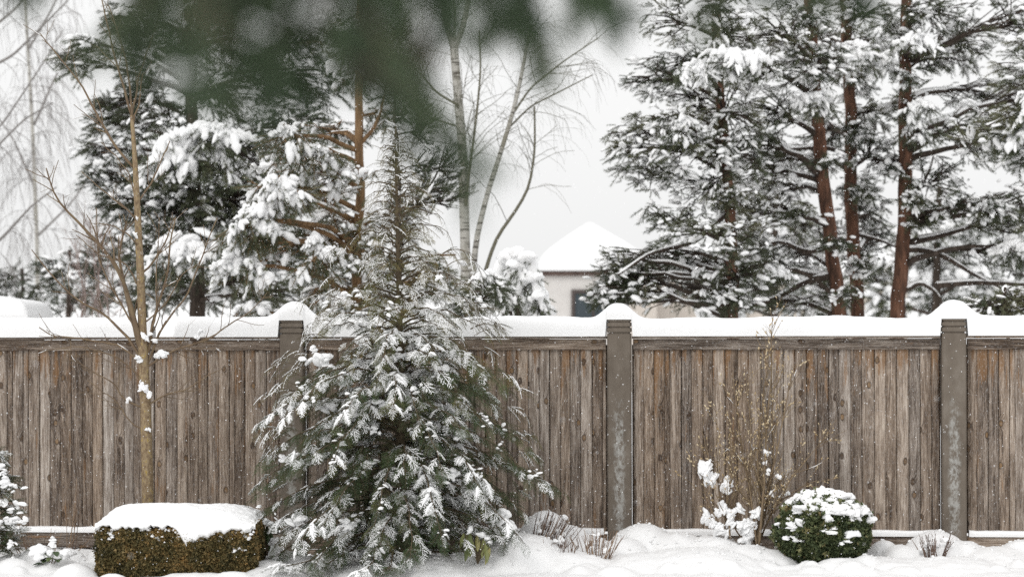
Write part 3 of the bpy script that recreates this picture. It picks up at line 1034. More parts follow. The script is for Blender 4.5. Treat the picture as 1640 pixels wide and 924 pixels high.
pine('pine_tree', 'young pine with a slim orange trunk and limbs bent under thick snow fingers', [(566, 640), (570, 480), (572, 350), (578, 290), (577, 230), (574, 120), (578, -20)], 28.5, .075, .04,
     [(520, 205, 56, 24), (470, 262, 56, 26), (430, 312, 52, 26), (400, 395, 54, 32), (502, 330, 62, 36), (482, 402, 64, 36), (542, 285, 50, 26), (540, 380, 56, 36), (592, 120, 50, 30), (575, 70, 56, 36), (622, 175, 26, 26), (640, 350, 50, 26), (690, 440, 66, 32), (560, 465, 80, 26), (600, 420, 60, 30), (640, 480, 60, 22)],
     BARK_ORANGE, PINE, seed=22, group=G_L, snow_p=.65, fat=1.1, size=.38, dens=.75,
     extra_limbs=[([(577, 305), (555, 290), (530, 282), (500, 278)], .025), ([(577, 230), (560, 210), (530, 212)], .022), ([(577, 230), (600, 205), (612, 170), (620, 130)], .03), ([(572, 400), (640, 410), (730, 408)], .035)],
     big=[(430, 350, 26, 34, -1.), (460, 300, 28, 24, -1.), (395, 420, 30, 26, -1.), (500, 240, 34, 16, -.8), (470, 215, 20, 14, -.8), (520, 395, 18, 34, -1.), (415, 345, 20, 26, -1.), (545, 475, 30, 14, -1), (420, 490, 24, 14, -1)])
pine('pine_tree', 'small pine with upright candle shoots between the orange trunk and the birch', [(640, 640), (642, 480), (640, 300), (630, 160), (636, 70)], 27.5, .04, .012,
     [(636, 115, 12, 26, .0), (640, 60, 10, 26, 0), (690, 262, 20, 30, .0), (705, 300, 26, 22, 0), (722, 268, 14, 24, 0), (650, 190, 30, 22, 0), (668, 330, 40, 22, 0), (680, 215, 14, 26, 0), (720, 322, 20, 16, 0)],
     BARK_DARK, PINE, seed=23, group=G_L, snow_p=.35, fat=.7, size=.30, dens=1.0, kinds=CANDLES, lump_n=2, extra_limbs=[([(642, 350), (680, 310), (700, 280), (714, 232)], .018)])
pine('young_pine', 'low green pine bush looking over the fence at the right edge of the photo', [(1615, 640), (1615, 560), (1612, 500), (1610, 460)], 25.0, .03, .015,
     [(1590, 490, 40, 20), (1630, 482, 36, 20), (1560, 500, 30, 14), (1665, 490, 40, 20)], BARK_DARK, PINE, seed=24, snow_p=.25, fat=.5, size=.30, dens=2.0, lump_n=3, cat_='pine bush', tint=(.4, .95))
pine('young_pine', 'low dark pine bush just above the fence between hemlock and house', [(770, 640), (770, 560), (768, 490), (766, 440)], 25.5, .03, .015,
     [(760, 480, 26, 20), (795, 470, 18, 20), (740, 492, 24, 14)], BARK_DARK, PINE, seed=25, snow_p=.6, fat=.9, size=.28, dens=2.0, lump_n=3, cat_='pine bush', big=[(775, 440, 18, 16, -.3)])
for j_, (tp_, yy_, cl_, lb_) in enumerate([
    ([(110, 640), (110, 480), (112, 400)], 39.0, [(70, 440, 34, 26), (120, 430, 40, 30), (160, 420, 40, 30), (110, 475, 56, 26), (180, 470, 56, 28)], 'blurred dark bushy conifer at the far left, behind the snowy shed roof'),
    ([(235, 640), (232, 480), (228, 380)], 37.0, [(225, 420, 50, 34), (200, 390, 30, 24), (250, 470, 56, 30), (215, 350, 26, 30), (260, 395, 36, 30)], 'blurred dark conifer right behind the sapling trunk, above the fence'),
    ([(40, 640), (38, 480), (35, 430)], 41.0, [(20, 445, 34, 22), (60, 470, 40, 24), (10, 480, 44, 22), (-40, 460, 50, 30)], 'grey snow-dusted conifer at the left edge of the photo')]):
    pine('bushy_conifer', lb_, tp_, yy_, .07, .03, cl_, BARK_DARK, PINE_DARK, seed=31 + j_, snow_p=.4, fat=.7, size=.38, dens=.8, lump_n=7, cat_='conifer', group='low conifers behind the fence on the left', tint=(.3, .9))
for j_, (u_, yy_, lb_) in enumerate([(1500, 44.0, 'pale snow-covered pine far behind the thick red trunk'), (1240, 46.0, 'snow-covered pine far behind, between house and the leaning trunk'), (1680, 45.0, 'snow-covered pine far behind at the right edge')]):
    pine('distant_pine', lb_, [(u_, 580), (u_, 420), (u_ + 5, 300)], yy_, .10, .05, [(u_ + a, b, 44, 24) for a, b in ((-70, 440), (0, 420), (70, 450), (-30, 370), (40, 360), (0, 470), (-90, 485), (80, 490))],
         BARK_DARK, PINE, seed=41 + j_, snow_p=.95, fat=1.1, size=.6, dens=.55, lump_n=4, cat_='pine tree', group='snow-covered pines in the distance')


# ------------------------------------------------------------------ the birches
def birch():
    rng = np.random.default_rng(51)
    Y = 31.5
    base = P(748, 640, Y)
    base[2] = -.2
    root = thing('birch_tree', 'slender white birch with dark bark marks and bare hanging twigs, left of the house', 'birch tree', base)
    T, B, S = MB(), MB(), MB()
    stems = [
        ([(748, 640), (746, 480), (745, 395), (742, 260), (734, 160), (727, 78)], .075, .058),
        ([(727, 80), (716, 40), (706, -10), (700, -60)], .045, .03),
        ([(728, 80), (742, 40), (752, -10), (758, -60)], .042, .03),
        ([(727, 82), (728, 30), (722, -60)], .022, .014),
        ([(754, 600), (757, 450), (762, 385), (780, 310), (800, 250), (822, 180), (838, 110), (850, 40)], .050, .022),
        ([(760, 590), (775, 440), (795, 380), (828, 335), (848, 300), (857, 240), (856, 170)], .036, .012),
        ([(746, 330), (752, 270), (764, 180), (770, 110), (768, 50)], .022, .010),
        ([(820, 185), (850, 140), (900, 100), (960, 60)], .016, .006),
        ([(815, 205), (850, 170), (910, 140), (950, 120)], .014, .006),
        ([(735, 170), (700, 150), (660, 105)], .018, .008),
        ([(738, 205), (690, 190), (650, 160)], .014, .006)]
    spec = [(5.0, 1.0, 45, -.3, .2), (6.0, .7, 40, -1.3, .2), (3.0, .5, 30, -1.6, .3)]
    for k, (px, r0, r1) in enumerate(stems):
        L = resample([P(u, v, Y + (0 if k < 4 else .1 * (k % 3 - 1))) for u, v in px], 24)
        (T if k < 5 else B).tube(L, np.linspace(r0, r1, 24), 10 if k < 5 else 6)
        cut = L[10:] if k in (0, 4, 5) else L
        n = len(cut)
        rb = MB()
        grow(B, cut, .012 if k else .02, .006, 0, spec, rng, 4, .35)
    T.build('trunk', BIRCH, root, origin=base)
    B.build('branches', TWIG_GREY2, root, origin=base)


TWIG_GREY2 = tint_mat('birch_twigs', [(0, (.09, .085, .06)), (.5, (.16, .15, .11)), (1, (.26, .24, .2))], .8)
birch()


def weeping_birch(u0, Y, seed, label, stems):
    rng = np.random.default_rng(seed)
    base = P(u0, 640, Y)
    base[2] = -.2
    root = thing('weeping_birch', label, 'birch tree', base, group='pale weeping birches at the far left')
    T, B = MB(), MB()
    for k, (px, r0, r1) in enumerate(stems):
        L = resample([P(u, v, Y) for u, v in px], 22)
        (T if k == 0 else B).tube(L, np.linspace(r0, r1, 22), 8)
        spec = [(4.5, 1.1, 50, -1.2, .1), (6.0, 1.3, 35, -2.6, .1), (3.0, .7, 30, -2.6, .1)]
        grow(B, L[6:] if k == 0 else L, .012, .008, 0, spec, rng, 4, .5)
    T.build('trunk', BIRCH, root, origin=base)
    B.build('hanging_twigs', TWIG_GREY, root, origin=base)


weeping_birch(-60, 40.0, 61, 'pale weeping birch at the left edge, thin twigs hanging against the sky', [
    ([(-60, 640), (-60, 400), (-50, 200), (-30, 0), (-20, -150)], .10, .05), ([(-55, 300), (-10, 240), (40, 190), (85, 165)], .03, .01), ([(-55, 420), (0, 385), (50, 330), (90, 300)], .035, .012),
    ([(-40, 120), (20, 90), (70, 40), (110, 0)], .03, .012), ([(-30, 60), (30, 10), (60, -40)], .03, .012), ([(-50, 240), (0, 205), (70, 100), (100, 50)], .02, .01)])
weeping_birch(60, 48.0, 62, 'faint far weeping birch showing between the left pine and the edge', [
    ([(60, 640), (60, 400), (52, 200), (40, 0), (36, -120)], .05, .025), ([(55, 200), (90, 120), (130, 60)], .03, .012), ([(56, 300), (20, 220), (-10, 180)], .03, .012), ([(45, 80), (80, 20), (110, -40)], .03, .012), ([(58, 380), (110, 330), (140, 290)], .03, .012)])


def red_bush():
    rng = np.random.default_rng(63)
    Y = 35.0
    base = P(165, 640, Y)
    base[2] = -.2
    root = thing('bare_bush', 'faint pinkish brown bare bush behind the sapling, above the dark conifers', 'bush', base)
    B = MB()
    for k in range(10):
        a = rng.uniform(-1, 1)
        L = curve(base, P(165 + 50 * a, 330 + 50 * abs(a) + rng.uniform(0, 40), Y) + np.array([0, rng.uniform(-.5, .5), 0]), .03, 10, .05, rng)
        grow(B, L, .012, .005, 0, [(4, .5, 35, .2, .5), (6, .3, 35, 0, .2)], rng, 4, .6)
    B.build('twigs', tint_mat('pink_twigs', [(0, (.24, .18, .16)), (1, (.42, .33, .30))], .8), root, origin=base)


red_bush()


# ------------------------------------------------------------------ houses beyond the fence
WALL = plain('pinkish_render', (.60, .575, .55), .85, .1, 3.0, .06)
WALL2 = plain('sand_render', (.54, .49, .44), .85, .1, 3.0, .06)
EAVE = plain('dark_eave_board', (.10, .07, .06), .7, .2, 8.0, .3)
FRAME = plain('dark_window_frame', (.07, .055, .05), .6, .3, 8.0, .2)
m_, nt_, b_g = newmat('window_glass', .08, .5)
b_g.inputs['Base Color'].default_value = (.06, .075, .085, 1)
GLASS = m_


def quadbox(mb, x0, x1, y0, y1, z0, z1):
    V = np.array([[x, y, z] for z in (z0, z1) for y in (y0, y1) for x in (x0, x1)])
    mb.add(V, np.array([[0, 2, 3, 1], [4, 5, 7, 6], [0, 1, 5, 4], [2, 6, 7, 3], [0, 4, 6, 2], [1, 3, 7, 5]]))


def soft_roof(mb, x0, x1, y0, y1, ze, ridge, th, n=40):
    """thick snow on a roof: height = eave + rise towards the ridge, rounded off at the edges; ridge=(rx0, rx1, ry, zr)"""
    rx0, rx1, ry, zr = ridge
    xs, ys = np.linspace(x0, x1, n), np.linspace(y0, y1, n)
    X, Y = np.meshgrid(xs, ys)
    a = np.minimum.reduce([np.where(X < rx0, (X - x0) / max(rx0 - x0, 1e-6), 1), np.where(X > rx1, (x1 - X) / max(x1 - rx1, 1e-6), 1), np.where(Y < ry, (Y - y0) / (ry - y0), (y1 - Y) / (y1 - ry))])
    a = np.clip(a, 0, 1)
    Z = ze + (zr - ze) * (np.tanh(a * 3.2) * .12 + a * .88)
    ed = np.minimum.reduce([X - x0, x1 - X, Y - y0, y1 - Y])
    r = np.sqrt(np.clip(1 - (1 - np.clip(ed / (th * .8), 0, 1)) ** 2, 0, 1))
    k = np.exp(-((1 - a) / .12) ** 2)
    Zt = Z + th * (.25 + .75 * r) - .10 * k * 0 + .03 * fbm(np.stack([X * .8, Y * .8, X * 0], -1), 3)
    top = np.stack([X, Y, Zt], -1).reshape(-1, 3)
    bot = np.stack([X, Y, Z + .005], -1).reshape(-1, 3)
    i = np.arange(n - 1)[:, None] * n + np.arange(n - 1)[None]
    F = np.stack([i, i + 1, i + n + 1, i + n], -1).reshape(-1, 4)
    mb.add(top, F)
    mb.add(bot, F[:, ::-1])
    V = np.concatenate([top, bot])
    o = n * n
    e = [np.arange(n - 1), np.arange(n - 1) + n * (n - 1), np.arange(n - 1) * n, np.arange(n - 1) * n + n - 1]
    st = [1, 1, n, n]
    for q, s in zip(e, st):
        mb.add(V, np.stack([q, q + s, q + s + o, q + o], -1))


def house():
    Y = 60.0
    s = FPX / Y
    x0, x1 = P(871, 0, Y)[0], P(1030, 0, Y)[0]
    ze = P(0, 434, Y)[2]
    root = thing('house', 'pale rendered house with a steep snow-covered hipped roof and a dark window', 'house', (x0, Y, -.2))
    o = np.array([x0, Y, -.2])
    y1 = Y + 2.6
    m = MB(); quadbox(m, x0, x1, Y, y1, -.2, ze - .10); m.build('wall', WALL, root, False, origin=o)
    ov = .10
    ax = P(948, 0, Y)[0]
    zr = P(0, 372, Y)[2]
    m = MB(); quadbox(m, x0 - ov, x1 + ov, Y - ov, y1 + ov, ze - .12, ze - .002); m.build('eave', EAVE, root, False, origin=o)
    m = MB(); soft_roof(m, x0 - ov - .05, x1 + ov + .05, Y - ov - .05, y1 + ov, ze, (ax - .05, ax + .05, Y + 1.3, zr), .28, 60); m.build('roof', SNOW, root, origin=o)
    # long wing running off to the right behind the pines
    wx0, wx1 = x1 - .6, x1 + 7
    m = MB(); quadbox(m, wx0, wx1, Y + 2.7, Y + 7, -.2, ze - .1); m.build('wall', WALL2, root, False, origin=o)
    m = MB(); soft_roof(m, wx0 + .1, wx1 + .3, Y + 2.65, Y + 7.3, ze - .25, (wx0 + 2.2, wx1, Y + 4.8, P(0, 400, Y)[2]), .26, 60); m.build('roof', SNOW, root, origin=o)
    # sand-coloured gabled bay on the right front
    gx0, gx1 = P(988, 0, Y)[0], P(1050, 0, Y)[0]
    gz, ga = P(0, 462, Y)[2], P(0, 432, Y)[2]
    gm = (gx0 + gx1) / 2
    V = np.array([[x, y, z] for y in (Y - .5, Y - .002) for (x, z) in ((gx0, -.2), (gx1, -.2), (gx1, gz), (gm, ga), (gx0, gz))])
    m = MB()
    m.add(V, np.array([[0, 1, 2, 4], [5, 9, 7, 6], [0, 5, 6, 1], [1, 6, 7, 2], [0, 4, 9, 5]]))
    m.add(V, np.array([[4, 2, 3], [9, 8, 7]]))
    m.build('bay_wall', WALL2, root, False, origin=o)
    m = MB()
    for sx_ in (-1, 1):
        ex = gm + sx_ * ((gx1 - gx0) / 2 + .12)
        ez = gz - .09
        L = np.array([[gm, Y - .58, ga + .05], [ex, Y - .58, ez]])
        d = np.array([[gm, Y - .005, ga + .05], [ex, Y - .005, ez]])
        t = np.array([0, 0, .06])
        V = np.concatenate([L, d, L + t, d + t])
        m.add(V, np.array([[0, 1, 3, 2], [4, 6, 7, 5], [0, 4, 5, 1], [2, 3, 7, 6], [1, 5, 7, 3], [0, 2, 6, 4]]))
    m.build('bay_roof', EAVE, root, False, origin=o)
    wx0, wx1 = P(915, 0, Y)[0], P(985, 0, Y)[0]
    wz0, wz1 = P(0, 530, Y)[2], P(0, 464, Y)[2]
    m = MB()
    fw = .09
    quadbox(m, wx0, wx0 + fw, Y - .06, Y - .003, wz0, wz1)
    quadbox(m, wx1 - fw, wx1, Y - .06, Y - .003, wz0, wz1)
    quadbox(m, wx0 + fw, wx1 - fw, Y - .06, Y - .003, wz1 - fw, wz1)
    quadbox(m, wx0 + fw, wx1 - fw, Y - .06, Y - .003, wz0, wz0 + fw)
    quadbox(m, (wx0 + wx1) / 2 - .03, (wx0 + wx1) / 2 + .03, Y - .055, Y - .003, wz0 + fw, wz1 - fw)
    w = m.build('window', FRAME, root, False, origin=o)
    m = MB()
    quadbox(m, wx0 + fw + .002, (wx0 + wx1) / 2 - .032, Y - .03, Y - .004, wz0 + fw + .002, wz1 - fw - .002)
    quadbox(m, (wx0 + wx1) / 2 + .032, wx1 - fw - .002, Y - .03, Y - .004, wz0 + fw + .002, wz1 - fw - .002)
    m.build('pane', GLASS, w, False, origin=o)


house()


def shed(label, u0, u1, Y, dep, v_eave, v_top, ridge_u=None, th=.25):
    x0, x1 = P(u0, 0, Y)[0], P(u1, 0, Y)[0]
    ze, zr = P(0, v_eave, Y)[2], P(0, v_top, Y)[2] - th
    o = np.array([x0, Y, -.2])
    root = thing('shed', label, 'shed', o)
    m = MB(); quadbox(m, x0 + .1, x1 - .1, Y + .1, Y + dep - .1, -.2, ze - .004); m.build('wall', WOODS, root, False, origin=o)
    m = MB()
    if ridge_u is None:
        soft_roof(m, x0, x1, Y, Y + dep, ze, (x0 + .2, x1 - .2, Y + dep / 2, max(zr, ze + .01)), th, 50)
    else:
        rx = P(ridge_u, 0, Y)[0]
        soft_roof(m, x0, x1, Y, Y + dep, ze, (rx, rx + .05, Y + dep / 2, zr), th, 50)
    m.build('roof', SNOW, root, origin=o)


WOODS = plain('dark_shed_boards', (.13, .10, .08), .8, .15, 5.0, .3)
shed('low shed with a flat pillow of snow, in front of the pale house', 803, 892, 33.0, 1.6, 506, 486, None, .15)
shed('shed at the left edge with a sloping snowy roof above the fence', -190, 44, 30.0, 1.7, 512, 470, -60, .2)


def snow_shrub():
    """shrub right of the birch whose arching branches are thick with snow"""
    rng = np.random.default_rng(71)
    Y = 27.0
    base = P(832, 640, Y)
    base[2] = -.2
    root = thing('arching_shrub', 'shrub with arching branches bent over under thick white snow, left of the house', 'shrub', base)
    B, F, S = MB(), MB(), MB()
    arcs = [[(832, 560), (822, 450), (815, 412), (800, 430), (790, 480)], [(832, 560), (828, 430), (838, 410), (856, 440), (864, 488)], [(834, 560), (832, 470), (845, 450), (858, 470), (866, 495)], [(830, 560), (812, 470), (800, 450), (786, 470), (780, 498)],
            [(833, 560), (826, 425), (828, 404), (840, 425), (842, 460)], [(835, 560), (848, 480), (862, 462), (870, 480), (872, 505)]]
    for k, a in enumerate(arcs):
        yy = Y + rng.uniform(-.35, .35)
        L = resample([P(u, v, yy) for u, v in a], 26)
        B.tube(L, np.linspace(.022, .008, 26), 6)
        q = L[9:].copy()
        m = len(q)
        rr = rng.uniform(.05, .085) * np.sqrt(np.clip(1 - np.linspace(-1, 1, m) ** 6, .05, 1)) * (1 + .12 * rng.normal(size=m))
        q[:, 2] += rr * .75
        S.tube(q, rr, 9)
        i = rng.integers(10, 26, 7)
        d = np.stack([rng.normal(0, .4, 7), rng.normal(0, .4, 7), np.full(7, -1.)], -1)
        put_pads(F, B, S, L[i], d, np.full(7, .26), np.full(7, .5), .25, 1., PADS, rng)
        scatter_lumps(S, L[rng.integers(10, 26, 3)] + [0, -.03, .03], rng.uniform(.07, .12, 3), .9, True)
    B.build('branches', BARK_DARK, root, origin=base)
    F.build('foliage', PINE, root, smooth=False, origin=base)
    S.build('branch_snow', SNOW_FINE, root, origin=base)


snow_shrub()


# ------------------------------------------------------------------ the hemlock in front of the fence
def frond(seed, loose=False, wisp=False, heavy=1.0):
    """flat lacy spray, one unit long, x outward"""
    rng = np.random.default_rng(seed)
    N, W, S = MB(), MB(), MB()

    def axis(p, d, L, droop, n=6):
        t = np.linspace(0, 1, n)
        q = p + d * (t * L)[:, None]
        q[:, 2] -= droop * t ** 2 * L
        return q

    def clothe(q, spacing, nl):
        L = np.sum(np.linalg.norm(np.diff(q, axis=0), axis=1))
        k = max(2, int(L / spacing))
        f = np.linspace(.02, .999, k) * (len(q) - 1)
        i = np.minimum(f.astype(int), len(q) - 2)
        b = q[i] + (q[i + 1] - q[i]) * (f - i)[:, None]
        ax = nrm(q[i + 1] - q[i])
        for sgn in (-1, 1):
            lat = np.cross(np.array([0, 0, 1.0]), ax)
            lat = nrm(lat) * sgn
            d = nrm(ax * rng.uniform(.45, .9, (k, 1)) + lat + np.array([0, 0, 1]) * rng.normal(0, .3, (k, 1)))
            w = nrm(ax) * .0075 + np.array([0, 0, .003])
            V = np.stack([b - w, b + w, b + d * (nl * rng.uniform(.7, 1.15, (k, 1)))], 1)
            N.add(V.reshape(-1, 3), np.arange(3 * k).reshape(-1, 3))

    def cover(q, w):
        a, c = sorted(rng.uniform(0, 1, 2))
        if c - a < .35:
            a, c = .08, .92
        m = 5
        t = np.linspace(a, c, m) * (len(q) - 1)
        i = np.minimum(t.astype(int), len(q) - 2)
        b = q[i] + (q[i + 1] - q[i]) * (t - i)[:, None]
        ax = nrm(q[i + 1] - q[i])
        lat = nrm(np.cross(np.array([0, 0, 1.0]), ax))
        ww = w * heavy * np.array([.25, .9, 1.1, .85, .2])[:, None] * rng.uniform(.75, 1.25, (m, 1))
        up = np.array([0, 0, 1.0])
        V = np.stack([b - lat * ww, b + up * ww * .85 + up * .008, b + lat * ww], 1).reshape(-1, 3)
        j = np.arange(m - 1) * 3
        F = np.concatenate([np.stack([j, j + 1, j + 4, j + 3], -1), np.stack([j + 1, j + 2, j + 5, j + 4], -1)])
        S.add(V, F)

    main = axis(np.zeros(3), np.array([1., 0, 0]), 1.0, .30, 10)
    W.tube(main, np.linspace(.012, .004, 10), 3, cap=False)
    if heavy > 1.2:         # a pad of snow that hides the middle of the spray
        t = np.linspace(.5, 7.6, 8)
        i = t.astype(int)
        q = main[i] + (main[i + 1] - main[i]) * (t - i)[:, None]
        q[:, 2] += .02
        S.tube(q, .075 * np.array([.3, .8, 1.1, .9, 1.15, .8, .55, .2]) * rng.uniform(.7, 1.3, 8), 6)
    clothe(main[3:], .030, .044)
    cover(main, .015)
    cover(main[4:], .014)
    s, k = .08, 0
    while s < .96:
        f = s * 9
        i = min(int(f), 8)
        p = main[i] + (main[i + 1] - main[i]) * (f - i)
        sg = 1 if k % 2 else -1
        L = ((.22 if wisp else .46) * (1 - s) ** .75 * min(1, .45 + s * 2.2) + .05) * rng.uniform(.7, 1.15)
        a = math.radians(rng.uniform(42, 60))
        d = np.array([math.cos(a), sg * math.sin(a), rng.normal(-.05, .12)])
        q = axis(p, d, L, rng.uniform(.15, .45) + (.35 if wisp else 0), 5)
        W.tube(q, np.linspace(.006, .003, 5), 3, cap=False)
        clothe(q, .030, .042)
        if rng.random() < .62 * min(1.5, heavy):
            cover(q, .0135 * rng.uniform(.6, 1.4))
        if L > .2 and not wisp:      # third order
            for z in (.35, .55, .75):
                ii = int(z * 4)
                for s2 in (-1, 1):
                    a2 = a + s2 * math.radians(42)
                    d2 = np.array([math.cos(a2), sg * math.sin(a2), -.1])
                    q2 = axis(q[ii], d2, L * .36 * (1.2 - z), .3, 3)
                    clothe(q2, .032, .038)
                    if rng.random() < .38:
                        cover(q2, .012)
        s += .052 if not loose else .075
        k += 1
    c = cat(S)
    if c[2] is not None:
        c = (c[0], np.concatenate([c[1]]), None)
    return cat(N), cat(W), c


FRONDS = [frond(300 + k) for k in range(7)]
LOOSE = [frond(330 + k, True) for k in range(3)]
HEAVY = [frond(360 + k, heavy=1.55) for k in range(7)]
WISPS = [frond(340 + k, True, True) for k in range(4)]


def put_fronds(N, W, S, pts, D, size, tint, snow_p, kinds, rng, roll=.35, fat=1.0):
    n = len(pts)
    if not n:
        return
    M = frames(D, size, rng.normal(0, roll, n))
    w = rng.integers(0, len(kinds), n)
    has = rng.random(n) < snow_p
    for k, (a, b, c) in enumerate(kinds):
        s = w == k
        if not s.any():
            continue
        N.inst(a[0], a[2], M[s], pts[s], tint[s])
        W.inst(b[0], b[1], M[s], pts[s], .5)
        q = s & has
        if q.any():
            S.inst(c[0], c[1], M[q] * fat, pts[q] + np.array([0, 0, .003]))


def hemlock():
    rng = np.random.default_rng(81)
    Y = 21.05
    s = FPX / Y
    base = P(640, 893, Y)
    top = P(634, 203, Y)
    root = thing('hemlock_tree', 'feathery green hemlock dusted with snow, the large tree standing before the fence', 'evergreen tree', base)
    T, B, N, S = MB(), MB(), MB(), MB()
    H = top[2] - base[2]
    trunk = resample([base, P(642, 700, Y), P(640, 520, Y), P(637, 380, Y), P(634, 260, Y), top], 40)
    T.tube(trunk, np.linspace(.055, .006, 40) ** 1.0, 9)
    hv = np.array([893, 860, 800, 740, 700, 640, 600, 572, 545, 500, 450, 400, 350, 300, 260, 225, 203])
    hw = np.array([208, 222, 230, 238, 236, 228, 214, 192, 158, 124, 106, 86, 68, 52, 42, 28, 6]) / s
    az = 0.0
    P_, D_, Z_, Tn, Sn = [], [], [], [], []
    nb = 235
    for k in range(nb):
        t = (k + rng.random()) / nb
        t = t ** .92 if k < nb else rng.uniform(.42, .76)
        z0 = base[2] + .10 + (H - .16) * t
        v = HOR - (z0 - H0) * s
        rad = np.interp(v, hv[::-1], hw[::-1]) * rng.uniform(.72, 1.10) * np.interp(v, [300, 420, 540, 640], [.95, 1.0, 1.04, 1.06])
        az += 2.399 + rng.normal(0, .25)
        hd = np.array([math.cos(az), math.sin(az), 0])
        if hd[1] > 0:
            rad *= .72          # squeezed against the fence
        p0 = np.array([np.interp(z0, trunk[:, 2], trunk[:, q]) for q in range(3)])
        rise = np.interp(t, [0, .25, .6, 1], [.10, .30, .55, .75]) * rng.uniform(.7, 1.3)
        q = np.linspace(0, 1, 9)
        drop = np.interp(t, [0, .3, .7, 1], [.42, .55, .62, .55]) * rng.uniform(.75, 1.25)
        br = p0 + hd * (q * rad)[:, None]
        br[:, 2] += rad * (rise * q - drop * q ** 2.2)
        br[1:] += rng.normal(0, .012, (8, 3))
        br[:, 2] = np.maximum(br[:, 2], base[2] + .04)
        B.tube(br, np.linspace(.006 + .010 * (1 - t), .002, 9), 4, cap=False)
        # sprays
        step = np.interp(t, [0, .45, .52, .75, 1], [.036, .038, .058, .068, .052])
        m = max(3, int(rad / step))
        ff = np.linspace(.16 if t < .5 else .22, 1.0, m)
        ff = np.clip(ff + rng.normal(0, .02, m), .05, 1)
        i = np.minimum((ff * 8).astype(int), 7)
        pp = br[i] + (br[i + 1] - br[i]) * (ff * 8 - i)[:, None]
        ax = nrm(br[i + 1] - br[i])
        lat = nrm(np.cross(np.array([0, 0, 1.0]), ax))
        sg = np.where(np.arange(m) % 2, 1, -1)[:, None]
        sg[-1] = 0
        dd = ax * rng.uniform(.6, 1.1, (m, 1)) + lat * sg * rng.uniform(.6, 1.1, (m, 1)) + np.array([0, 0, -1.0]) * rng.uniform(.05, .45, (m, 1))
        sz = np.interp(t, [0, .4, .55, .7, 1], [.195, .19, .185, .18, .13]) * rng.uniform(.75, 1.25, m) * (1.05 - .35 * ff)
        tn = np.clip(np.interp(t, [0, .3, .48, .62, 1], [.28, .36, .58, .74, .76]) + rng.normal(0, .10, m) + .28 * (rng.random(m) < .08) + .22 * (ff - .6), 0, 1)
        P_.append(pp); D_.append(dd); Z_.append(sz); Tn.append(tn)
        Sn.append(np.full(m, t))
        # snow pillows lying on the boughs
        if t < .62 and rng.random() < .6:
            c = np.repeat(br[rng.integers(3, 9, 2)], 4, 0) + rng.normal(0, .028, (8, 3)) + [0, 0, .012]
            scatter_lumps(S, c, rng.uniform(.008, .028, 8), .6, 3, 1.2, .5)
    P_, D_, Z_, Tn, Sn = map(np.concatenate, (P_, D_, Z_, Tn, Sn))
    lo = Sn < .5
    load = fbm(P_ * np.array([3.2, 3.2, 4.2]) + 31, 3) + .35 * D_[:, 2] + rng.normal(0, .16, len(P_))
    q1 = lo & (load > .17)
    q2 = lo & (load <= .17) & (load > -.12)
    q3 = lo & (load <= -.12)
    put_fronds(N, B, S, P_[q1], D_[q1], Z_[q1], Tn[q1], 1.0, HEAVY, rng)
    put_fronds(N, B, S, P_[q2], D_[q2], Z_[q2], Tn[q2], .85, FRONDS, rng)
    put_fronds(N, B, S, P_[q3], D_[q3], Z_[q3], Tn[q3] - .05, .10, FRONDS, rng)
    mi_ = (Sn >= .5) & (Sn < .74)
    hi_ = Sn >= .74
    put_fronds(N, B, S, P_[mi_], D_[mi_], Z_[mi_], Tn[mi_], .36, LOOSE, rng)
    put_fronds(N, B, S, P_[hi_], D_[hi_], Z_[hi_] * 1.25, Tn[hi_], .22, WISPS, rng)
    # green inner sprays, sheltered from the snow
    k = 520
    zz = rng.uniform(base[2] + .12, base[2] + 1.75, k)
    vv = HOR - (zz - H0) * s
    rr = np.interp(vv, hv[::-1], hw[::-1]) * rng.uniform(.25, .82, k)
    aa = rng.uniform(0, 2 * math.pi, k)
    hd = np.stack([np.cos(aa), np.sin(aa) * np.where(np.sin(aa) > 0, .7, 1), np.zeros(k)], -1)
    pp = np.array([trunk[0][0], trunk[0][1], 0]) + hd * rr[:, None]
    pp[:, 2] = zz
    put_fronds(N, B, S, pp, hd + np.array([0, 0, -.35]) + rng.normal(0, .3, (k, 3)), rng.uniform(.15, .23, k), np.clip(rng.normal(.36, .12, k), 0, 1), .12, FRONDS, rng)
    # long wisps reaching out beyond the crown
    k = 46
    for j in range(k):
        sd = -1 if j % 2 else 1
        v = rng.uniform(380, 760)
        u0 = 640 + sd * np.interp(v, [380, 500, 600, 760], [60, 100, 150, 190])
        a = P(u0, v, Y - rng.uniform(-.2, .5))
        e = a + np.array([sd * rng.uniform(.15, .36), rng.uniform(-.2, .2), rng.uniform(-.12, .10)])
        L = curve(a, e, .14, 7, .03, rng)
        B.tube(L, np.linspace(.005, .0015, 7), 3, cap=False)
        i = rng.integers(1, 6, 6)
        d = nrm(L[i + 1] - L[i]) + np.array([0, 0, -.4]) + rng.normal(0, .25, (6, 3))
        put_fronds(N, B, S, L[i], d, rng.uniform(.12, .20, 6), np.clip(rng.normal(.72, .12, 6), 0, 1), .5, WISPS, rng)
    # the heavy clots of snow one can pick out
    for (u, v, w) in ((515, 577, 20), (500, 562, 9), (606, 618, 12), (708, 590, 14), (700, 600, 10), (616, 648, 14), (545, 610, 12), (556, 668, 16), (520, 650, 16), (600, 690, 10), (460, 735, 14), (720, 762, 16), (760, 790, 14), (690, 820, 12), (560, 840, 14), (470, 840, 18), (655, 640, 12), (735, 700, 12), (590, 745, 12), (515, 700, 16), (800, 820, 16), (812, 840, 18), (640, 560, 8), (575, 545, 8)):
        c = P(u, v, Y - np.interp(v, [540, 860], [.35, .85]) * max(.3, 1 - ((u - 640) / 230) ** 2))
        m = 8
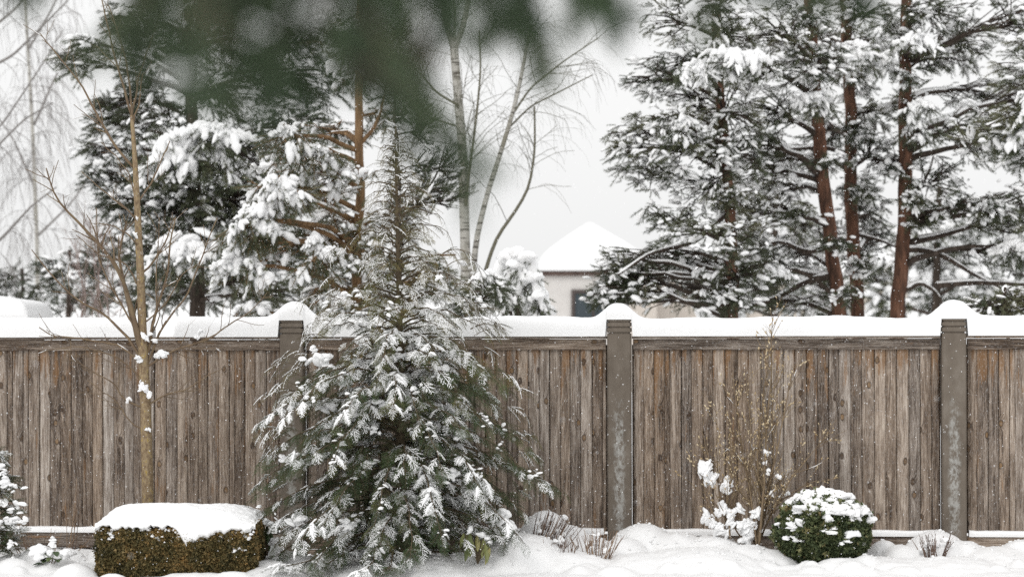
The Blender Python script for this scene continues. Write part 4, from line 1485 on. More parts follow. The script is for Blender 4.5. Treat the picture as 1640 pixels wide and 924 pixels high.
        scatter_lumps(S, c + rng.normal(0, w / s * .5, (m, 3)) * [1, .5, .5], rng.uniform(.25, .55, m) * w / s, .7, 3, 1.2, .5)
    T.build('trunk', TWIG_BROWN, root, origin=base)
    B.build('branches', TWIG_BROWN, root, origin=base)
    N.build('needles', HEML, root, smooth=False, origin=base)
    S.build('branch_snow', SNOW_FINE, root, origin=base)


hemlock()


# ------------------------------------------------------------------ clipped hedge block
def leaf_sprigs(seed, k=7):
    rng = np.random.default_rng(seed)
    V = []
    for j in range(k):
        b = np.array([j / k * .6, 0, 0]) + rng.normal(0, .06, 3)
        d = nrm(np.array([.7, rng.normal(0, .7), rng.normal(0, .7)]))
        sd = nrm(np.cross(d, rng.normal(size=3)))
        l = rng.uniform(.4, .75)
        w = rng.uniform(.11, .19)
        V += [b, b + d * l * .5 + sd * w, b + d * l, b + d * l * .5 - sd * w]
    return np.array(V), np.arange(4 * k).reshape(-1, 4)


SPRIGS = [leaf_sprigs(400 + k) for k in range(5)]


def put_sprigs(mb, pts, D, size, tint, rng):
    M = frames(D, size, rng.uniform(0, 6.28, len(pts)))
    w = rng.integers(0, 5, len(pts))
    for k, (V, F) in enumerate(SPRIGS):
        s = w == k
        mb.inst(V, F, M[s], pts[s], tint[s])


def box_hedge():
    rng = np.random.default_rng(91)
    x0, x1 = P(156, 0, 20.3)[0], P(406, 0, 20.3)[0]
    y0, y1 = 20.3, 21.05
    z0, z1 = -.24, .215
    cx, cy = (x0 + x1) / 2, (y0 + y1) / 2
    root = thing('clipped_hedge', 'boxy olive brown clipped hedge block with a thick cap of snow', 'hedge', (cx, cy, -.2))
    o = np.array([cx, cy, -.2])
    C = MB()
    quadbox(C, x0 + .06, x1 - .06, y0 + .06, y1 - .06, z0, z1 - .05)  # solid box added to stop light passing through the leaves
    C.build('light_block_core', CORE, root, False, origin=o)
    L = MB()
    n = 30000
    f = rng.choice(4, n, p=[.62, .13, .13, .12])
    a, b = rng.random(n), rng.random(n)
    dep = rng.random(n) ** 1.6 * .07
    pts = np.zeros((n, 3)); D = np.zeros((n, 3))
    zt = z1 + .02 * np.sin(a * 9)
    for face in range(4):
        s = f == face
        if face == 0:
            pts[s] = np.stack([x0 + (x1 - x0) * a[s], y0 + dep[s], z0 + (z1 - z0 - .055) * b[s]], -1); D[s] = [0, -1, .05]
        elif face == 1:
            pts[s] = np.stack([x0 + dep[s], y0 + (y1 - y0) * a[s], z0 + (z1 - z0) * b[s]], -1); D[s] = [-1, -.1, .25]
        elif face == 2:
            pts[s] = np.stack([x1 - dep[s], y0 + (y1 - y0) * a[s], z0 + (z1 - z0) * b[s]], -1); D[s] = [1, -.1, .25]
        else:
            pts[s] = np.stack([x0 + (x1 - x0) * a[s], y0 + (y1 - y0) * b[s] ** 2, z1 - .04 - dep[s] * .6], -1); D[s] = [0, -.5, .3]
    lowf = fbm(pts * np.array([6, 6, 6]) + 5, 3)
    pts -= D * (.03 * lowf)[:, None]
    # rounded corners
    for sx_, xc in ((-1, x0), (1, x1)):
        e = np.clip((.07 - np.abs(pts[:, 0] - xc)) / .07, 0, 1) * np.clip((.07 - np.abs(pts[:, 1] - y0)) / .07, 0, 1)
        pts[:, 1] += e * .035
        pts[:, 0] -= sx_ * e * .03
    D = nrm(D) + rng.normal(0, .45, (n, 3))
    hf = fbm(pts * 16 + 2, 2)
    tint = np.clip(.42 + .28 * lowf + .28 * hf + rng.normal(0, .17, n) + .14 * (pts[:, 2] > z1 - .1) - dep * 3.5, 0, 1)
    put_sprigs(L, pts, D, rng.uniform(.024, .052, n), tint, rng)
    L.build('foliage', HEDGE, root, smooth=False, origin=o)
    # snow cap: rows run from the back, over the top, down the front
    S = MB()
    nx, ny, nd_ = 170, 70, 26
    xs = np.linspace(x0 - .015, x1 + .02, nx)
    u = (xs - x0) / (x1 - x0)
    drape = .034 + .035 * fbm(np.stack([u * 11, u * 0, u * 0 + 2], -1), 4) + .040 * fbm(np.stack([u * 38, u * 0, u * 0 + 6], -1), 3) + .115 * np.exp(-((u - .575) / .055) ** 2) + .055 * np.exp(-((u - .66) / .12) ** 2) - .05 * np.exp(-((u - .46) / .035) ** 2) - .02 * np.exp(-((u - .05) / .06) ** 2)
    drape = np.maximum(drape, -.02)
    grid = np.zeros((nx, ny + nd_, 3))
    vv = np.linspace(1, 0, ny)
    for j, t in enumerate(vv):
        y = y0 + (y1 - y0) * t
        ed = np.minimum.reduce([u / .17, (1 - u) / .30, np.full(nx, max(0, 1 - t) / .35)])
        ed = np.clip(ed, 0, 1)
        front = np.clip(t / .75, 0, 1)
        mound = .118 * np.sqrt(np.clip(1 - (1 - ed) ** 2, 0, 1)) * (front * (2 - front)) * (.85 + .2 * np.sin(u * 2.6 + .2))
        z = z1 + .022 + mound
        grid[:, j] = np.stack([xs, np.full(nx, y), z], -1)
    for j in range(nd_):
        t = (j + 1) / nd_
        bulge = .022 * math.sin(math.pi * min(1, t * .9)) 
        z = z1 + .022 - t * (drape + .022)
        grid[:, ny + j] = np.stack([xs, np.full(nx, y0 - .030 - bulge + .040 * t ** 5), z], -1)
    g = grid.reshape(-1, 3)
    nn = fbm(g * 6, 3)
    n2 = fbm(g * 26 + 4, 3)
    g[:, 2] += .016 * nn + .007 * n2
    g[:, 1] -= .006 * n2
    i = np.arange(nx - 1)[:, None] * (ny + nd_) + np.arange(ny + nd_ - 1)[None]
    S.add(g, np.stack([i, i + 1, i + ny + nd_ + 1, i + ny + nd_], -1).reshape(-1, 4))
    # bits of snow caught in the leaves
    m = 190
    lx = x0 + (x1 - x0) * np.clip(np.concatenate([rng.random(90), rng.normal(.66, .12, 65), rng.normal(.93, .05, 35)]), 0, 1)
    lz = z1 - .02 - np.abs(rng.normal(0, .05, m))
    scatter_lumps(S, np.stack([lx, np.full(m, y0 - .01), lz], -1), rng.uniform(.005, .020, m), .8, True)
    scatter_lumps(S, [[x0 + .1, y0, z1 - .06], [x0 + .12, y0, z1 - .075], [x0 - .01, y0 + .05, z1 - .03], [x0 - .01, y0 + .12, z1 - .08], [x1 - .12, y0, .02], [x1 - .08, y0, .01], [x1 - .16, y0 - .005, .01]], .03, .7, True)
    S.build('snow_cap', SNOW_FINE, root, origin=o)


box_hedge()


def ball_shrub():
    rng = np.random.default_rng(95)
    Y = 21.05
    s = FPX / Y
    c = P(1319, 852, Y)
    rx, rz0 = 69 / s, 61 / s
    root = thing('ball_thuja', 'round clipped dark green thuja with patchy snow on top, right of the bare twiggy shrub', 'shrub', (c[0], Y, -.2))
    o = np.array([c[0], Y, -.2])
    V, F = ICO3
    C = MB(); C.add(c + V * np.array([rx - .09, rx - .09, rz0 - .07]), F); C.build('light_block_core', CORE, root, origin=o)  # added solid core, blocks light behind the sprigs

    def surf(d):
        k = 1 + .17 * fbm(d * 2.1 + 3, 3) + .07 * fbm(d * 6 + 1, 2)
        sq = 1.0 + .05 * (1 - np.abs(d[:, 2:3]))
        return c + d * np.array([rx, rx, rz0]) * (k[:, None] * sq)
    L = MB()
    n = 26000
    d = nrm(rng.normal(size=(n, 3)))
    p = surf(d)
    dep = rng.random(n) ** 1.5 * .09
    p -= d * dep[:, None]
    D = d * .9 + np.array([0, 0, .55]) + rng.normal(0, .45, (n, 3))
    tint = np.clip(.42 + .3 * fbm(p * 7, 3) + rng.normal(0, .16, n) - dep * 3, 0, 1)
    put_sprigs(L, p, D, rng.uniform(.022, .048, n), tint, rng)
    n = 500
    d = nrm(rng.normal(size=(n, 3)) + [0, 0, .3])
    put_sprigs(L, surf(d) - d * .01, d * .7 + np.array([0, 0, .6]) + rng.normal(0, .35, (n, 3)), rng.uniform(.05, .085, n), np.clip(rng.normal(.6, .2, n), 0, 1), rng)
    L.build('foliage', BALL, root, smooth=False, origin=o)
    S = MB()
    m = 560
    d = nrm(rng.normal(size=(m, 3)) + np.array([0, -.2, .9]))
    keep = (d[:, 2] + .6 * fbm(d * 3.4 + 8, 3)) > .40
    d = d[keep]
    m = len(d)
    sz = rng.choice([.010, .018, .033], m, p=[.45, .35, .2]) * rng.uniform(.8, 1.2, m) * (1 + .5 * np.clip(d[:, 2], 0, 1))
    scatter_lumps(S, surf(d) + d * .004, sz, .75, True, 1.2, .6)
    for (u, v, w) in ((1287, 789, 15), (1335, 788, 24), (1350, 790, 16), (1377, 815, 16), (1390, 830, 12), (1263, 838, 13), (1250, 840, 10), (1318, 845, 12), (1360, 850, 14), (1268, 860, 9), (1383, 886, 8), (1258, 856, 8), (1345, 862, 9), (1295, 805, 18), (1320, 812, 16), (1345, 815, 18), (1275, 812, 12)):
        x = (u - 1319) / 76
        z = (852 - v) / 66
        y = -math.sqrt(max(0.0, 1 - min(1, x * x + z * z)))
        q = surf(nrm(np.array([[x, y, z]])))[0]
        k = 4
        scatter_lumps(S, q + rng.normal(0, w / s * .4, (k, 3)) * [1, .6, .4], rng.uniform(.5, .8, k) * w / s, .6, True, 1.3)
    S.build('snow_cover', SNOW_FINE, root, origin=o)


ball_shrub()


def edge_evergreen():
    rng = np.random.default_rng(97)
    Y = 20.85
    base = P(-16, 890, Y)
    root = thing('dwarf_conifer', 'small dark conifer with snow on its tiers, cut by the left edge of the photo', 'shrub', base)
    B, N, S = MB(), MB(), MB()
    top = P(-18, 725, Y)
    B.tube(curve(base, top, 0, 8, .02, rng), np.linspace(.025, .006, 8), 6)
    for k in range(58):
        t = (k + rng.random()) / 58
        p = base + (top - base) * t
        rad = np.interp(t, [0, .35, .6, 1], [.26, .32, .26, .06]) * rng.uniform(.75, 1.1)
        a = k * 2.4
        e = p + np.array([math.cos(a) * rad, math.sin(a) * rad, rad * rng.uniform(-.1, .25)])
        L = curve(p, e, .05, 6, .03, rng)
        B.tube(L, np.linspace(.007, .003, 6), 4, cap=False)
        m = 9
        i = rng.integers(1, 5, m)
        d = nrm(e - p) + rng.normal(0, .5, (m, 3))
        put_fronds(N, B, S, L[i], d, rng.uniform(.10, .17, m), np.clip(rng.normal(.34, .12, m), 0, 1), .35, FRONDS, rng)
    for (u, v, w) in ((12, 770, 16), (24, 780, 10), (5, 806, 16), (22, 814, 14), (34, 828, 12), (8, 835, 14), (26, 836, 9), (2, 758, 9), (18, 868, 10), (-10, 745, 16), (-14, 800, 20)):
        q = P(u, v, Y - .22)
        scatter_lumps(S, q + rng.normal(0, .03, (6, 3)) * [1.2, .6, .6], rng.uniform(.22, .5, 6) * w / 186, .7, 3, 1.3, .5)
    B.build('branches', TWIG_BROWN, root, origin=base)
    N.build('needles', HEML, root, smooth=False, origin=base)
    S.build('branch_snow', SNOW_FINE, root, origin=base)


edge_evergreen()


# ------------------------------------------------------------------ bare sapling behind the hedge
def snow_on(S, log, rng, p, rmax=1.0, fat=1.0, minr=.004):
    """short runs of snow caught along branches that lie flat enough"""
    for (pts, r0, r1, dep) in log:
        n = len(pts)
        d = nrm(pts[-1] - pts[0])
        if abs(d[2]) > .93 or rng.random() > p:
            continue
        i = rng.integers(0, max(1, n - 3))
        q = pts[i:i + 3].copy()
        r = max(minr, (r0 + r1) / 2 * fat)
        q[:, 2] += r * .9
        S.tube(q, r * np.array([.5, 1.0, .4]), 5)


def sapling():
    rng = np.random.default_rng(101)
    Y = 21.35
    base = P(238, 880, Y)
    root = thing('bare_sapling', 'bare young tree with a yellowish brown trunk rising behind the clipped hedge', 'young tree', base)
    T, B, S = MB(), MB(), MB()
    tr = resample([base, P(236, 760, Y), P(233, 640, Y), P(229, 560, Y), P(226, 460, Y), P(222, 380, Y), P(217, 270, Y), P(211, 185, Y)], 40)
    T.tube(tr, np.interp(np.linspace(0, 1, 40), [0, .4, .47, .75, 1], [.055, .046, .040, .030, .016]), 12)
    limbs = [
        ([(211, 185), (196, 130), (180, 70), (165, 0), (158, -40)], .010, .003), ([(211, 185), (222, 120), (240, 60), (255, 10)], .008, .003), ([(212, 190), (206, 120), (190, 60), (172, 10)], .009, .003), ([(214, 195), (224, 170), (230, 120)], .007, .003),
        ([(214, 268), (190, 240), (160, 195), (130, 140), (110, 110), (62, 52)], .011, .003),
        ([(219, 330), (205, 280), (185, 255), (160, 232)], .006, .002), ([(220, 325), (240, 300), (258, 262), (275, 225)], .008, .003), ([(222, 360), (205, 335), (170, 310), (130, 275)], .007, .002),
        ([(230, 570), (215, 520), (196, 450), (170, 405), (145, 380), (100, 335), (82, 320), (68, 268)], .022, .004), ([(230, 575), (212, 520), (200, 470), (188, 410), (200, 355)], .020, .006),
        ([(229, 580), (205, 540), (165, 500), (122, 480), (80, 440), (50, 400)], .012, .003), ([(231, 590), (244, 520), (268, 450), (275, 390), (285, 345)], .014, .004), ([(232, 595), (255, 530), (300, 470), (330, 400), (348, 350)], .010, .003),
        ([(232, 590), (280, 560), (330, 548), (400, 500), (430, 470)], .009, .002), ([(230, 585), (190, 555), (140, 548), (80, 540), (60, 525)], .010, .003), ([(224, 440), (240, 425), (262, 395), (280, 350)], .009, .003),
        ([(234, 655), (200, 640), (180, 610), (140, 590), (110, 560)], .007, .002), ([(234, 650), (262, 630), (300, 622), (345, 590)], .007, .002), ([(233, 620), (210, 590), (176, 570), (120, 555), (70, 566)], .007, .002),
        ([(234, 690), (210, 680), (180, 640), (140, 610)], .005, .002), ([(226, 470), (215, 440), (196, 420), (160, 410), (120, 380)], .007, .002), ([(224, 400), (210, 380), (180, 365), (150, 362)], .006, .002),
        ([(230, 560), (252, 505), (246, 420), (250, 350)], .007, .002), ([(229, 545), (180, 470), (158, 420), (156, 330)], .008, .003), ([(228, 520), (262, 490), (290, 440), (318, 425)], .006, .002)]
    log = []
    for k, (px, r0, r1) in enumerate(limbs):
        y = Y + rng.uniform(-.35, .35)
        L = resample([P(u, v, Y + (y - Y) * (j / (len(px) - 1))) for j, (u, v) in enumerate(px)], 18)
        L[1:] += np.cumsum(rng.normal(0, .0035, (17, 3)), 0)
        grow(B, L, r0 * 1.12 + .001, r1 * 1.2 + .0008, 0, [(6.5, .38, 42, .25, .2), (5.0, .18, 42, .2, .2)], rng, 5, .55, log)
    snow_on(S, log, rng, .10, fat=1.0, minr=.003)
    for (u, v, w) in ((230, 622, 10), (236, 632, 7), (237, 688, 6), (260, 566, 10), (250, 570, 6), (232, 540, 9), (226, 612, 5), (222, 575, 8), (240, 535, 6), (205, 640, 5), (216, 375, 5), (219, 350, 4), (316, 540, 5), (322, 532, 6), (248, 545, 6)):
        scatter_lumps(S, P(u, v, Y - .05) + rng.normal(0, .010, (4, 3)), rng.uniform(.35, .65, 4) * w / 181, .7, 2, 1.5, 1.2)
    T.build('trunk', BARK_TAN, root, origin=base)
    B.build('branches', TWIG_SAP, root, origin=base)
    S.build('branch_snow', SNOW_FINE, root, origin=base)


sapling()


def twig_shrub():
    rng = np.random.default_rng(111)
    Y = 21.3
    base = P(1213, 885, Y)
    root = thing('twiggy_shrub', 'tall bare shrub with pale buds, clots of snow on its lower left stems', 'shrub', base)
    B, S, K = MB(), MB(), MB()
    log = []
    stems = [([(1213, 885), (1222, 800), (1226, 700), (1235, 600), (1239, 510)], .014, .003), ([(1214, 880), (1216, 800), (1212, 720), (1222, 640), (1230, 560)], .013, .003), ([(1214, 880), (1230, 790), (1250, 710), (1262, 640), (1272, 585)], .012, .003),
             ([(1213, 880), (1205, 800), (1190, 720), (1182, 650), (1175, 590)], .010, .003), ([(1216, 870), (1250, 790), (1285, 740), (1320, 700)], .009, .003), ([(1215, 870), (1240, 810), (1280, 780), (1310, 768)], .008, .003),
             ([(1210, 870), (1185, 830), (1160, 790), (1140, 740), (1128, 690)], .009, .003), ([(1168, 862), (1158, 820), (1150, 780), (1148, 730), (1150, 660)], .010, .003), ([(1170, 862), (1165, 810), (1172, 750), (1168, 690)], .009, .003),
             ([(1166, 862), (1140, 825), (1125, 790), (1115, 750)], .007, .003), ([(1195, 870), (1180, 850), (1172, 820), (1180, 770)], .008, .003), ([(1213, 880), (1240, 760), (1238, 660), (1246, 580)], .010, .003), ([(1213, 880), (1200, 760), (1204, 680), (1196, 620)], .008, .003)]
    for px, r0, r1 in stems:
        L = resample([P(u, v, Y + rng.uniform(-.12, .12)) for u, v in px], 18)
        L[1:] += np.cumsum(rng.normal(0, .004, (17, 3)), 0)
        grow(B, L, r0, r1, 0, [(13.0, .42, 30, .35, .15), (9.0, .18, 34, .3, .15)], rng, 5, .45, log)
    pts, dr = [], []
    for (q, r0, r1, dep) in log:
        if dep == 0 and rng.random() < .5:
            continue
        i = rng.integers(1, len(q), rng.integers(1, 4))
        for k in i:
            pts.append(q[k]); dr.append(q[k] - q[k - 1])
    pts, dr = np.array(pts), np.array(dr)
    keep = (rng.random(len(pts)) < .6)
    pts, dr = pts[keep], dr[keep]
    n = len(pts)
    sz = rng.uniform(.006, .012, n)
    V, F = ICO0
    K.inst(V, F, frames(nrm(dr) + rng.normal(0, .3, (n, 3)), np.stack([sz * 1.5, sz * .6, sz * .6], -1)), pts, rng.random(n))
    snow_on(S, log, rng, .04, fat=1.0, minr=.003)
    for (u, v, w, h) in ((1128, 752, 12, 12), (1137, 764, 14, 12), (1144, 772, 8, 8), (1165, 778, 11, 14), (1166, 768, 9, 8), (1130, 830, 9, 14), (1140, 838, 10, 8), (1147, 822, 8, 10), (1158, 812, 8, 9), (1170, 825, 10, 18), (1172, 838, 9, 10), (1152, 846, 12, 10), (1162, 852, 10, 8), (1190, 844, 14, 12), (1200, 850, 13, 14), (1192, 862, 14, 12), (1186, 816, 8, 8), (1208, 822, 10, 9), (1216, 826, 6, 8), (1229, 724, 5, 8), (1225, 742, 4, 6), (1248, 764, 6, 4), (1235, 790, 4, 6), (1260, 790, 10, 3), (1250, 796, 8, 3), (1205, 836, 8, 8), (1230, 756, 4, 6)):
        c = P(u, v, Y - .04)
        m = 5
        S1 = MB()
        scatter_lumps(S1, c + rng.normal(0, .38, (m, 3)) * np.array([w, w * .4, h]) / 182 * .8, rng.uniform(.45, .72, m) * min(w, h) / 182, .7, 2, 1.7, 1.6)
        S1.build('snow_clot', SNOW_FINE, root, origin=base)
    B.build('stems', TWIG_TAN, root, origin=base)
    K.build('buds', BUDS, root, origin=base)
    S.build('twig_snow', SNOW_FINE, root, origin=base)


twig_shrub()


# ------------------------------------------------------------------ small plants standing in the snow
def dry_clump(label, u, v, Y, n, hpx, wpx, lean, seed, tint=.5, group='dry stalks standing in the snow', cap=0, name='dry_stalks', twig=2.):
    rng = np.random.default_rng(seed)
    base = P(u, v, Y)
    root = thing(name, label, 'dry plant', base, group=group)
    B, S = MB(), MB()
    s = FPX / Y
    log = []
    for k in range(n):
        a = rng.uniform(-1, 1)
        b = base + np.array([a * wpx * .45 / s, rng.uniform(-.12, .12), -.05])
        e = b + np.array([(a * .35 * wpx + lean * hpx + rng.normal(0, 4)) / s, rng.uniform(-.06, .06), hpx / s * rng.uniform(.55, 1.1) + .05])
        grow(B, curve(b, e, 0, 6, .05, rng), rng.uniform(.003, .0055), .0018, 0, [(twig, .10, 30, .2, .3)], rng, 4, np.clip(tint + rng.normal(0, .2), 0, 1), log)
    B.build('stalks', DRY, root, origin=base)
    if cap:
        k = cap
        scatter_lumps(S, base + np.stack([rng.uniform(-.5, .6, k) * wpx / s + lean * hpx * .3 / s, rng.uniform(-.05, .1, k), rng.uniform(.0, .8, k) * hpx / s], -1), rng.uniform(.010, .032, k), .8, 2, 1.4, .8)
        snow_on(S, log, rng, .5, fat=1.3, minr=.004)
        S.build('snow_clots', SNOW_FINE, root, origin=base)


dry_clump('large fan of dark dry stalks leaning right in a snow heap beside the hemlock', 868, 880, 21.25, 46, 66, 46, .45, 121, .45, cap=26, twig=5)
dry_clump('upright tuft of cut stalks below the fan of dark stalks', 885, 886, 20.85, 26, 30, 30, .25, 122, .5, cap=8)
dry_clump('pair of reddish cut stalk tufts in front of the frosted post', 958, 884, 20.85, 34, 36, 46, .12, 123, .65, cap=10)
dry_clump('row of short pale stubs close to the frosted post', 938, 868, 21.2, 16, 14, 40, .0, 124, .65)
dry_clump('tiny tuft of dry stalks nearest the bottom edge, right of the hemlock', 912, 888, 20.75, 12, 20, 16, .1, 125, .4)
dry_clump('wiry dark tuft sticking out of a snow heap by the right post', 1497, 884, 21.0, 34, 28, 40, .1, 126, .35, cap=8, twig=5)
dry_clump('reddish brown stubs in front of the low base beam on the left', 68, 880, 21.3, 22, 34, 110, .05, 127, .62, twig=1.)
dry_clump('tall thin forked dry stem before the fence between conifer and hedge', 112, 880, 21.35, 7, 110, 14, .10, 128, .75, twig=4)


def leafy(label, u, v, Y, leaves, lw, ll, hang, seed, mat, snow, name, cat_):
    rng = np.random.default_rng(seed)
    base = P(u, v, Y)
    root = thing(name, label, cat_, base)
    B, L, S = MB(), MB(), MB()
    s = FPX / Y
    for (du, dv) in leaves:
        t = base + np.array([du / s, rng.uniform(-.08, .02), -dv / s])
        B.tube(curve(base + [0, 0, -.05], t, .1, 5, .03, rng), np.linspace(.006, .003, 5), 4)
        a = rng.uniform(0, 6.28)
        d = np.array([math.cos(a) * (1 - hang), math.sin(a) * (1 - hang) - .3 * (1 - hang), -hang + (.1 if hang < .5 else 0)]) + rng.normal(0, .12, 3)
        d = nrm(d)
        side = nrm(np.cross(d, [0.2, 1., .3] if hang > .5 else [0, 0, 1.]))
        nr = np.cross(side, d)
        m = 7
        q = np.linspace(0, 1, m)
        w = lw / 2 * np.sin(math.pi * np.clip(q, .03, .985)) ** .7 * rng.uniform(.8, 1.15)
        mid = t + d * (q * ll * rng.uniform(.8, 1.15))[:, None] + nr * (-.15 * ll * q ** 2)[:, None]
        V = np.stack([mid - side * w[:, None] + nr * (w * .45)[:, None], mid, mid + side * w[:, None] + nr * (w * .45)[:, None]], 1).reshape(-1, 3)
        j = np.arange(m - 1) * 3
        F = np.concatenate([np.stack([j, j + 1, j + 4, j + 3], -1), np.stack([j + 1, j + 2, j + 5, j + 4], -1)])
        L.add(V, F, np.clip(rng.normal(.5, .25), 0, 1))
    B.build('stems', TWIG_BROWN, root, origin=base)
    L.build('leaves', mat, root, origin=base)
    for (du, dv, w) in snow:
        scatter_lumps(S, base + np.array([du / s, -.04, -dv / s]) + rng.normal(0, .012, (4, 3)), rng.uniform(.5, .8, 4) * w / s, .8, True, 1.2, .4)
    if snow:
        S.build('leaf_snow', SNOW_FINE, root, origin=base)


RHODO = tint_mat('drooping_leaves', [(0, (.06, .085, .03)), (.5, (.14, .16, .05)), (1, (.26, .24, .09))], .45, .4)
GREENL = tint_mat('dark_glossy_leaves', [(0, (.03, .055, .02)), (.6, (.06, .09, .035)), (1, (.16, .17, .06))], .45, .4)
leafy('rhododendron with curled yellow green leaves hanging down at the foot of the hemlock', 765, 893, 20.45, [(-22, -40), (-17, -38), (-12, -42), (-8, -30), (-2, -36), (2, -30), (6, -28), (12, -24), (16, -26), (-15, -26), (10, -34), (20, -18)], .042, .16, .92, 131, RHODO, [(-14, -44, 6), (6, -38, 7), (16, -28, 6)], 'rhododendron', 'shrub')
leafy('dark green leafy twig hanging beside the right end of the clipped hedge', 428, 880, 20.9, [(-8, -38), (-4, -34), (0, -40), (4, -36), (-6, -28), (6, -30), (-10, -30), (2, -24)], .035, .13, .92, 132, GREENL, [(-4, -46, 9), (4, -42, 8), (8, -34, 7), (10, -12, 12)], 'leafy_twig', 'plant')
leafy('small plant with glossy dark leaves and a snow tuft, poking out at the lower left', 80, 906, 20.6, [(-8, -10), (0, -16), (10, -24), (14, -12), (-10, -4), (4, -6), (14, -2), (8, -14), (-4, -20)], .07, .085, .25, 133, GREENL, [(2, -22, 9), (6, -34, 7), (6, -42, 5), (-14, -22, 16), (26, -22, 14)], 'small_evergreen_plant', 'plant')


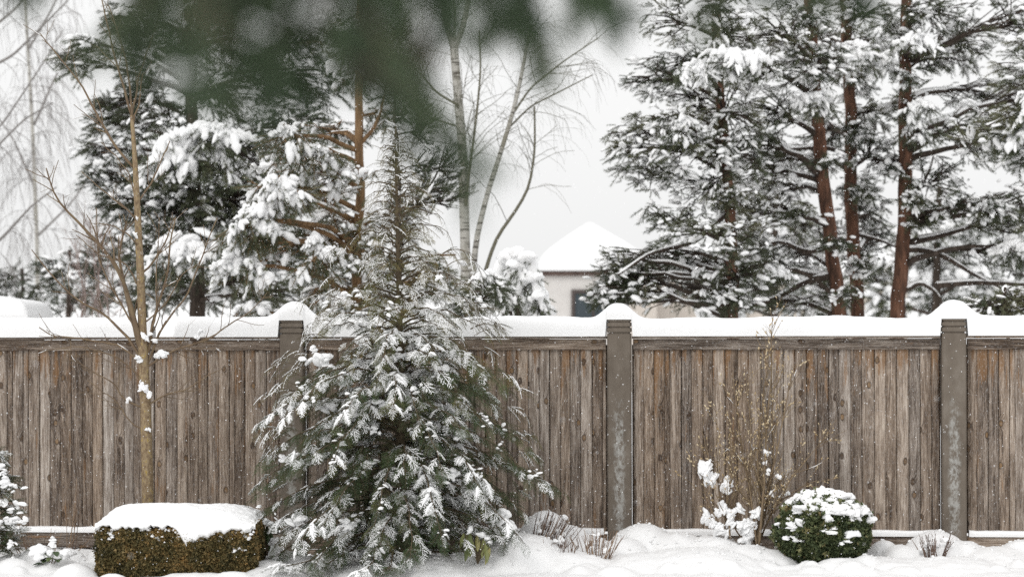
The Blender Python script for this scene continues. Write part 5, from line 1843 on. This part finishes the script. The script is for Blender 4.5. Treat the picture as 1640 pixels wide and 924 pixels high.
# ------------------------------------------------------------------ pine standing beside the camera, its bough hanging into view
def near_pine():
    rng = np.random.default_rng(141)
    tx, ty = -1.75, 3.25
    base = np.array([tx, ty, -.25])
    root = thing('pine_tree', 'dark green pine close to the camera, its blurred bough hanging across the top', 'pine tree', base)
    T, B, F, S = MB(), MB(), MB(), MB()
    T.tube(resample([base, [tx + .02, ty, 1.5], [tx - .02, ty, 3.2], [tx, ty + .03, 5.0]], 20), np.linspace(.14, .07, 20), 14)
    bough = resample([[tx, ty, 2.72], [-1.1, 3.2, 2.70], [-.55, 3.1, 2.62], [.0, 3.05, 2.60], [.48, 3.1, 2.56]], 30)
    B.tube(bough, np.linspace(.028, .008, 30), 8)
    bough2 = resample([[tx, ty + .02, 2.85], [-1.0, 3.4, 2.84], [-.25, 3.45, 2.70], [.18, 3.45, 2.62]], 24)
    B.tube(bough2, np.linspace(.026, .008, 24), 8)
    shoots = []
    for (u0, v0, u1, v1, n) in [(190, -80, 250, 130, 4), (290, -80, 320, 165, 5), (370, -80, 410, 130, 5), (450, -70, 460, 165, 5), (530, -70, 550, 120, 5), (590, -80, 640, 130, 5), (610, 30, 690, 165, 3), (650, 130, 740, 285, 3), (560, 80, 690, 185, 2), (900, -70, 950, 30, 2), (830, -60, 840, 50, 2), (250, -60, 190, 110, 2),
                                (560, 40, 610, 165, 2), (400, 0, 440, 190, 2), (690, -60, 720, 70, 2), (790, -70, 800, 80, 3), (850, -70, 870, 105, 4), (900, -60, 945, 40, 3), (930, -60, 985, 30, 2), (1190, -70, 1215, 40, 3), (1270, -70, 1300, 50, 3), (1340, -60, 1345, 10, 2), (20, -70, 35, 5, 2), (480, -90, 500, 60, 4), (330, -90, 350, 60, 4), (420, -90, 430, 50, 4), (620, -90, 640, 40, 3), (760, -90, 740, 20, 2)]:
        for k in range(n):
            Y = rng.uniform(2.8, 3.5)
            j = rng.normal(0, 44, 4) * (.35 if n <= 2 else 1)
            a, e = P(u0 + j[0], v0 + j[1], Y + rng.uniform(-.05, .05)), P(u1 + j[2], v1 - 18 + j[3] * .8, Y)
            shoots.append((a, e))
    B.tube(resample([bough[14], P(600, 110, 3.0), P(690, 190, 2.95), P(742, 285, 2.9)], 14), np.linspace(.012, .004, 14), 6)
    for (a, e) in shoots:
        L = curve(a, e, .0, 9, .08, rng)
        bb = bough if a[1] < 3.25 else bough2
        i = np.argmin(np.linalg.norm(bb - (a + np.array([-.12, 0, .08])), axis=1))
        if a[2] > 2.42:
            B.tube(curve(bb[i], a, .05, 6, .04, rng), np.linspace(.007, .005, 6), 5)
        B.tube(L, np.linspace(.0048, .0025, 9), 5)
        n = 250
        f = rng.uniform(.0, 1, n) * 8
        hue = rng.choice([.1, .35, .5, .65, .98], p=[.2, .27, .32, .18, .03])
        i = np.minimum(f.astype(int), 7)
        b = L[i] + (L[i + 1] - L[i]) * (f - i)[:, None]
        ax = nrm(L[i + 1] - L[i])
        rv = rng.normal(size=(n, 3))
        rv = nrm(rv - ax * (rv * ax).sum(1, keepdims=True))
        an = rng.uniform(.35, .95, n)[:, None]
        d = nrm(ax * np.cos(an) + rv * np.sin(an) + np.array([0, 0, -.15]))
        V, Fa = needle_tris(b, d, rng.uniform(.035, .06, n), .0024, rng)
        F.add(V, Fa, np.repeat(np.clip(rng.normal(hue, .12, n), 0, 1), 3))
    for (u, v, w) in ((282, 125, 12), (420, 32, 10), (130, -30, 16), (505, 20, 8), (1000, -14, 12)):
        c = P(u, v, 2.78)
        scatter_lumps(S, c + rng.normal(0, .009, (4, 3)), rng.uniform(.5, .8, 4) * w / 1393, .8, True, 1.2, .4)
    # more boughs higher up, out of the picture
    for k in range(14):
        a = k * 2.4
        z = 3.0 + k * .13
        e = np.array([tx + math.cos(a) * 1.1, ty + math.sin(a) * 1.1, z - .1])
        L = curve(np.array([tx, ty, z]), e, .05, 10, .05, rng)
        B.tube(L, np.linspace(.025, .008, 10), 6)
        i = rng.integers(3, 9, 16)
        d = nrm(L[i + 1] - L[i]) + rng.normal(0, .5, (16, 3))
        put_pads(F, B, S, L[i], d, rng.uniform(.3, .45, 16), np.clip(rng.normal(.5, .2, 16), 0, 1), .5, .8, PADS, rng)
    T.build('trunk', BARK_DARK, root, origin=base)
    B.build('branches', BARK_DARK, root, origin=base)
    F.build('needles', NEARPINE, root, smooth=False, origin=base)
    S.build('branch_snow', SNOW_FINE, root, origin=base)


NEARPINE = tint_mat('near_pine_needles', [(0, (.024, .044, .020)), (.5, (.056, .092, .046)), (.8, (.095, .115, .062)), (1, (.17, .115, .08))], .5, .3)
near_pine()


# ------------------------------------------------------------------ falling snow
def flakes():
    rng = np.random.default_rng(151)
    n = 13000
    Y = np.concatenate([rng.uniform(17.5, 23.5, int(n * .85)), rng.uniform(9, 30, n - int(n * .85))])
    X = rng.uniform(-.30, .30, n) * Y * 1.0
    Z = rng.uniform(-.15, 5.6, n)
    yf = FENCE_O[1] - (X - FENCE_O[0]) * math.tan(FENCE_A)
    keep = ~((np.abs(Y - yf) < .25) & (Z < 2.15))
    pts = np.stack([X, Y, Z], -1)[keep]
    m = len(pts)
    sz = rng.uniform(.0016, .0040, m)
    mb = MB()
    V, F = ICO0
    mb.inst(V, F, frames(rng.normal(size=(m, 3)), np.stack([sz, sz * .8, sz * 1.1], -1)), pts)
    o = mb.build('falling_snow', SNOW_FINE)
    o['kind'] = 'stuff'
    o['label'] = 'small white snowflakes drifting down everywhere in the air'


flakes()
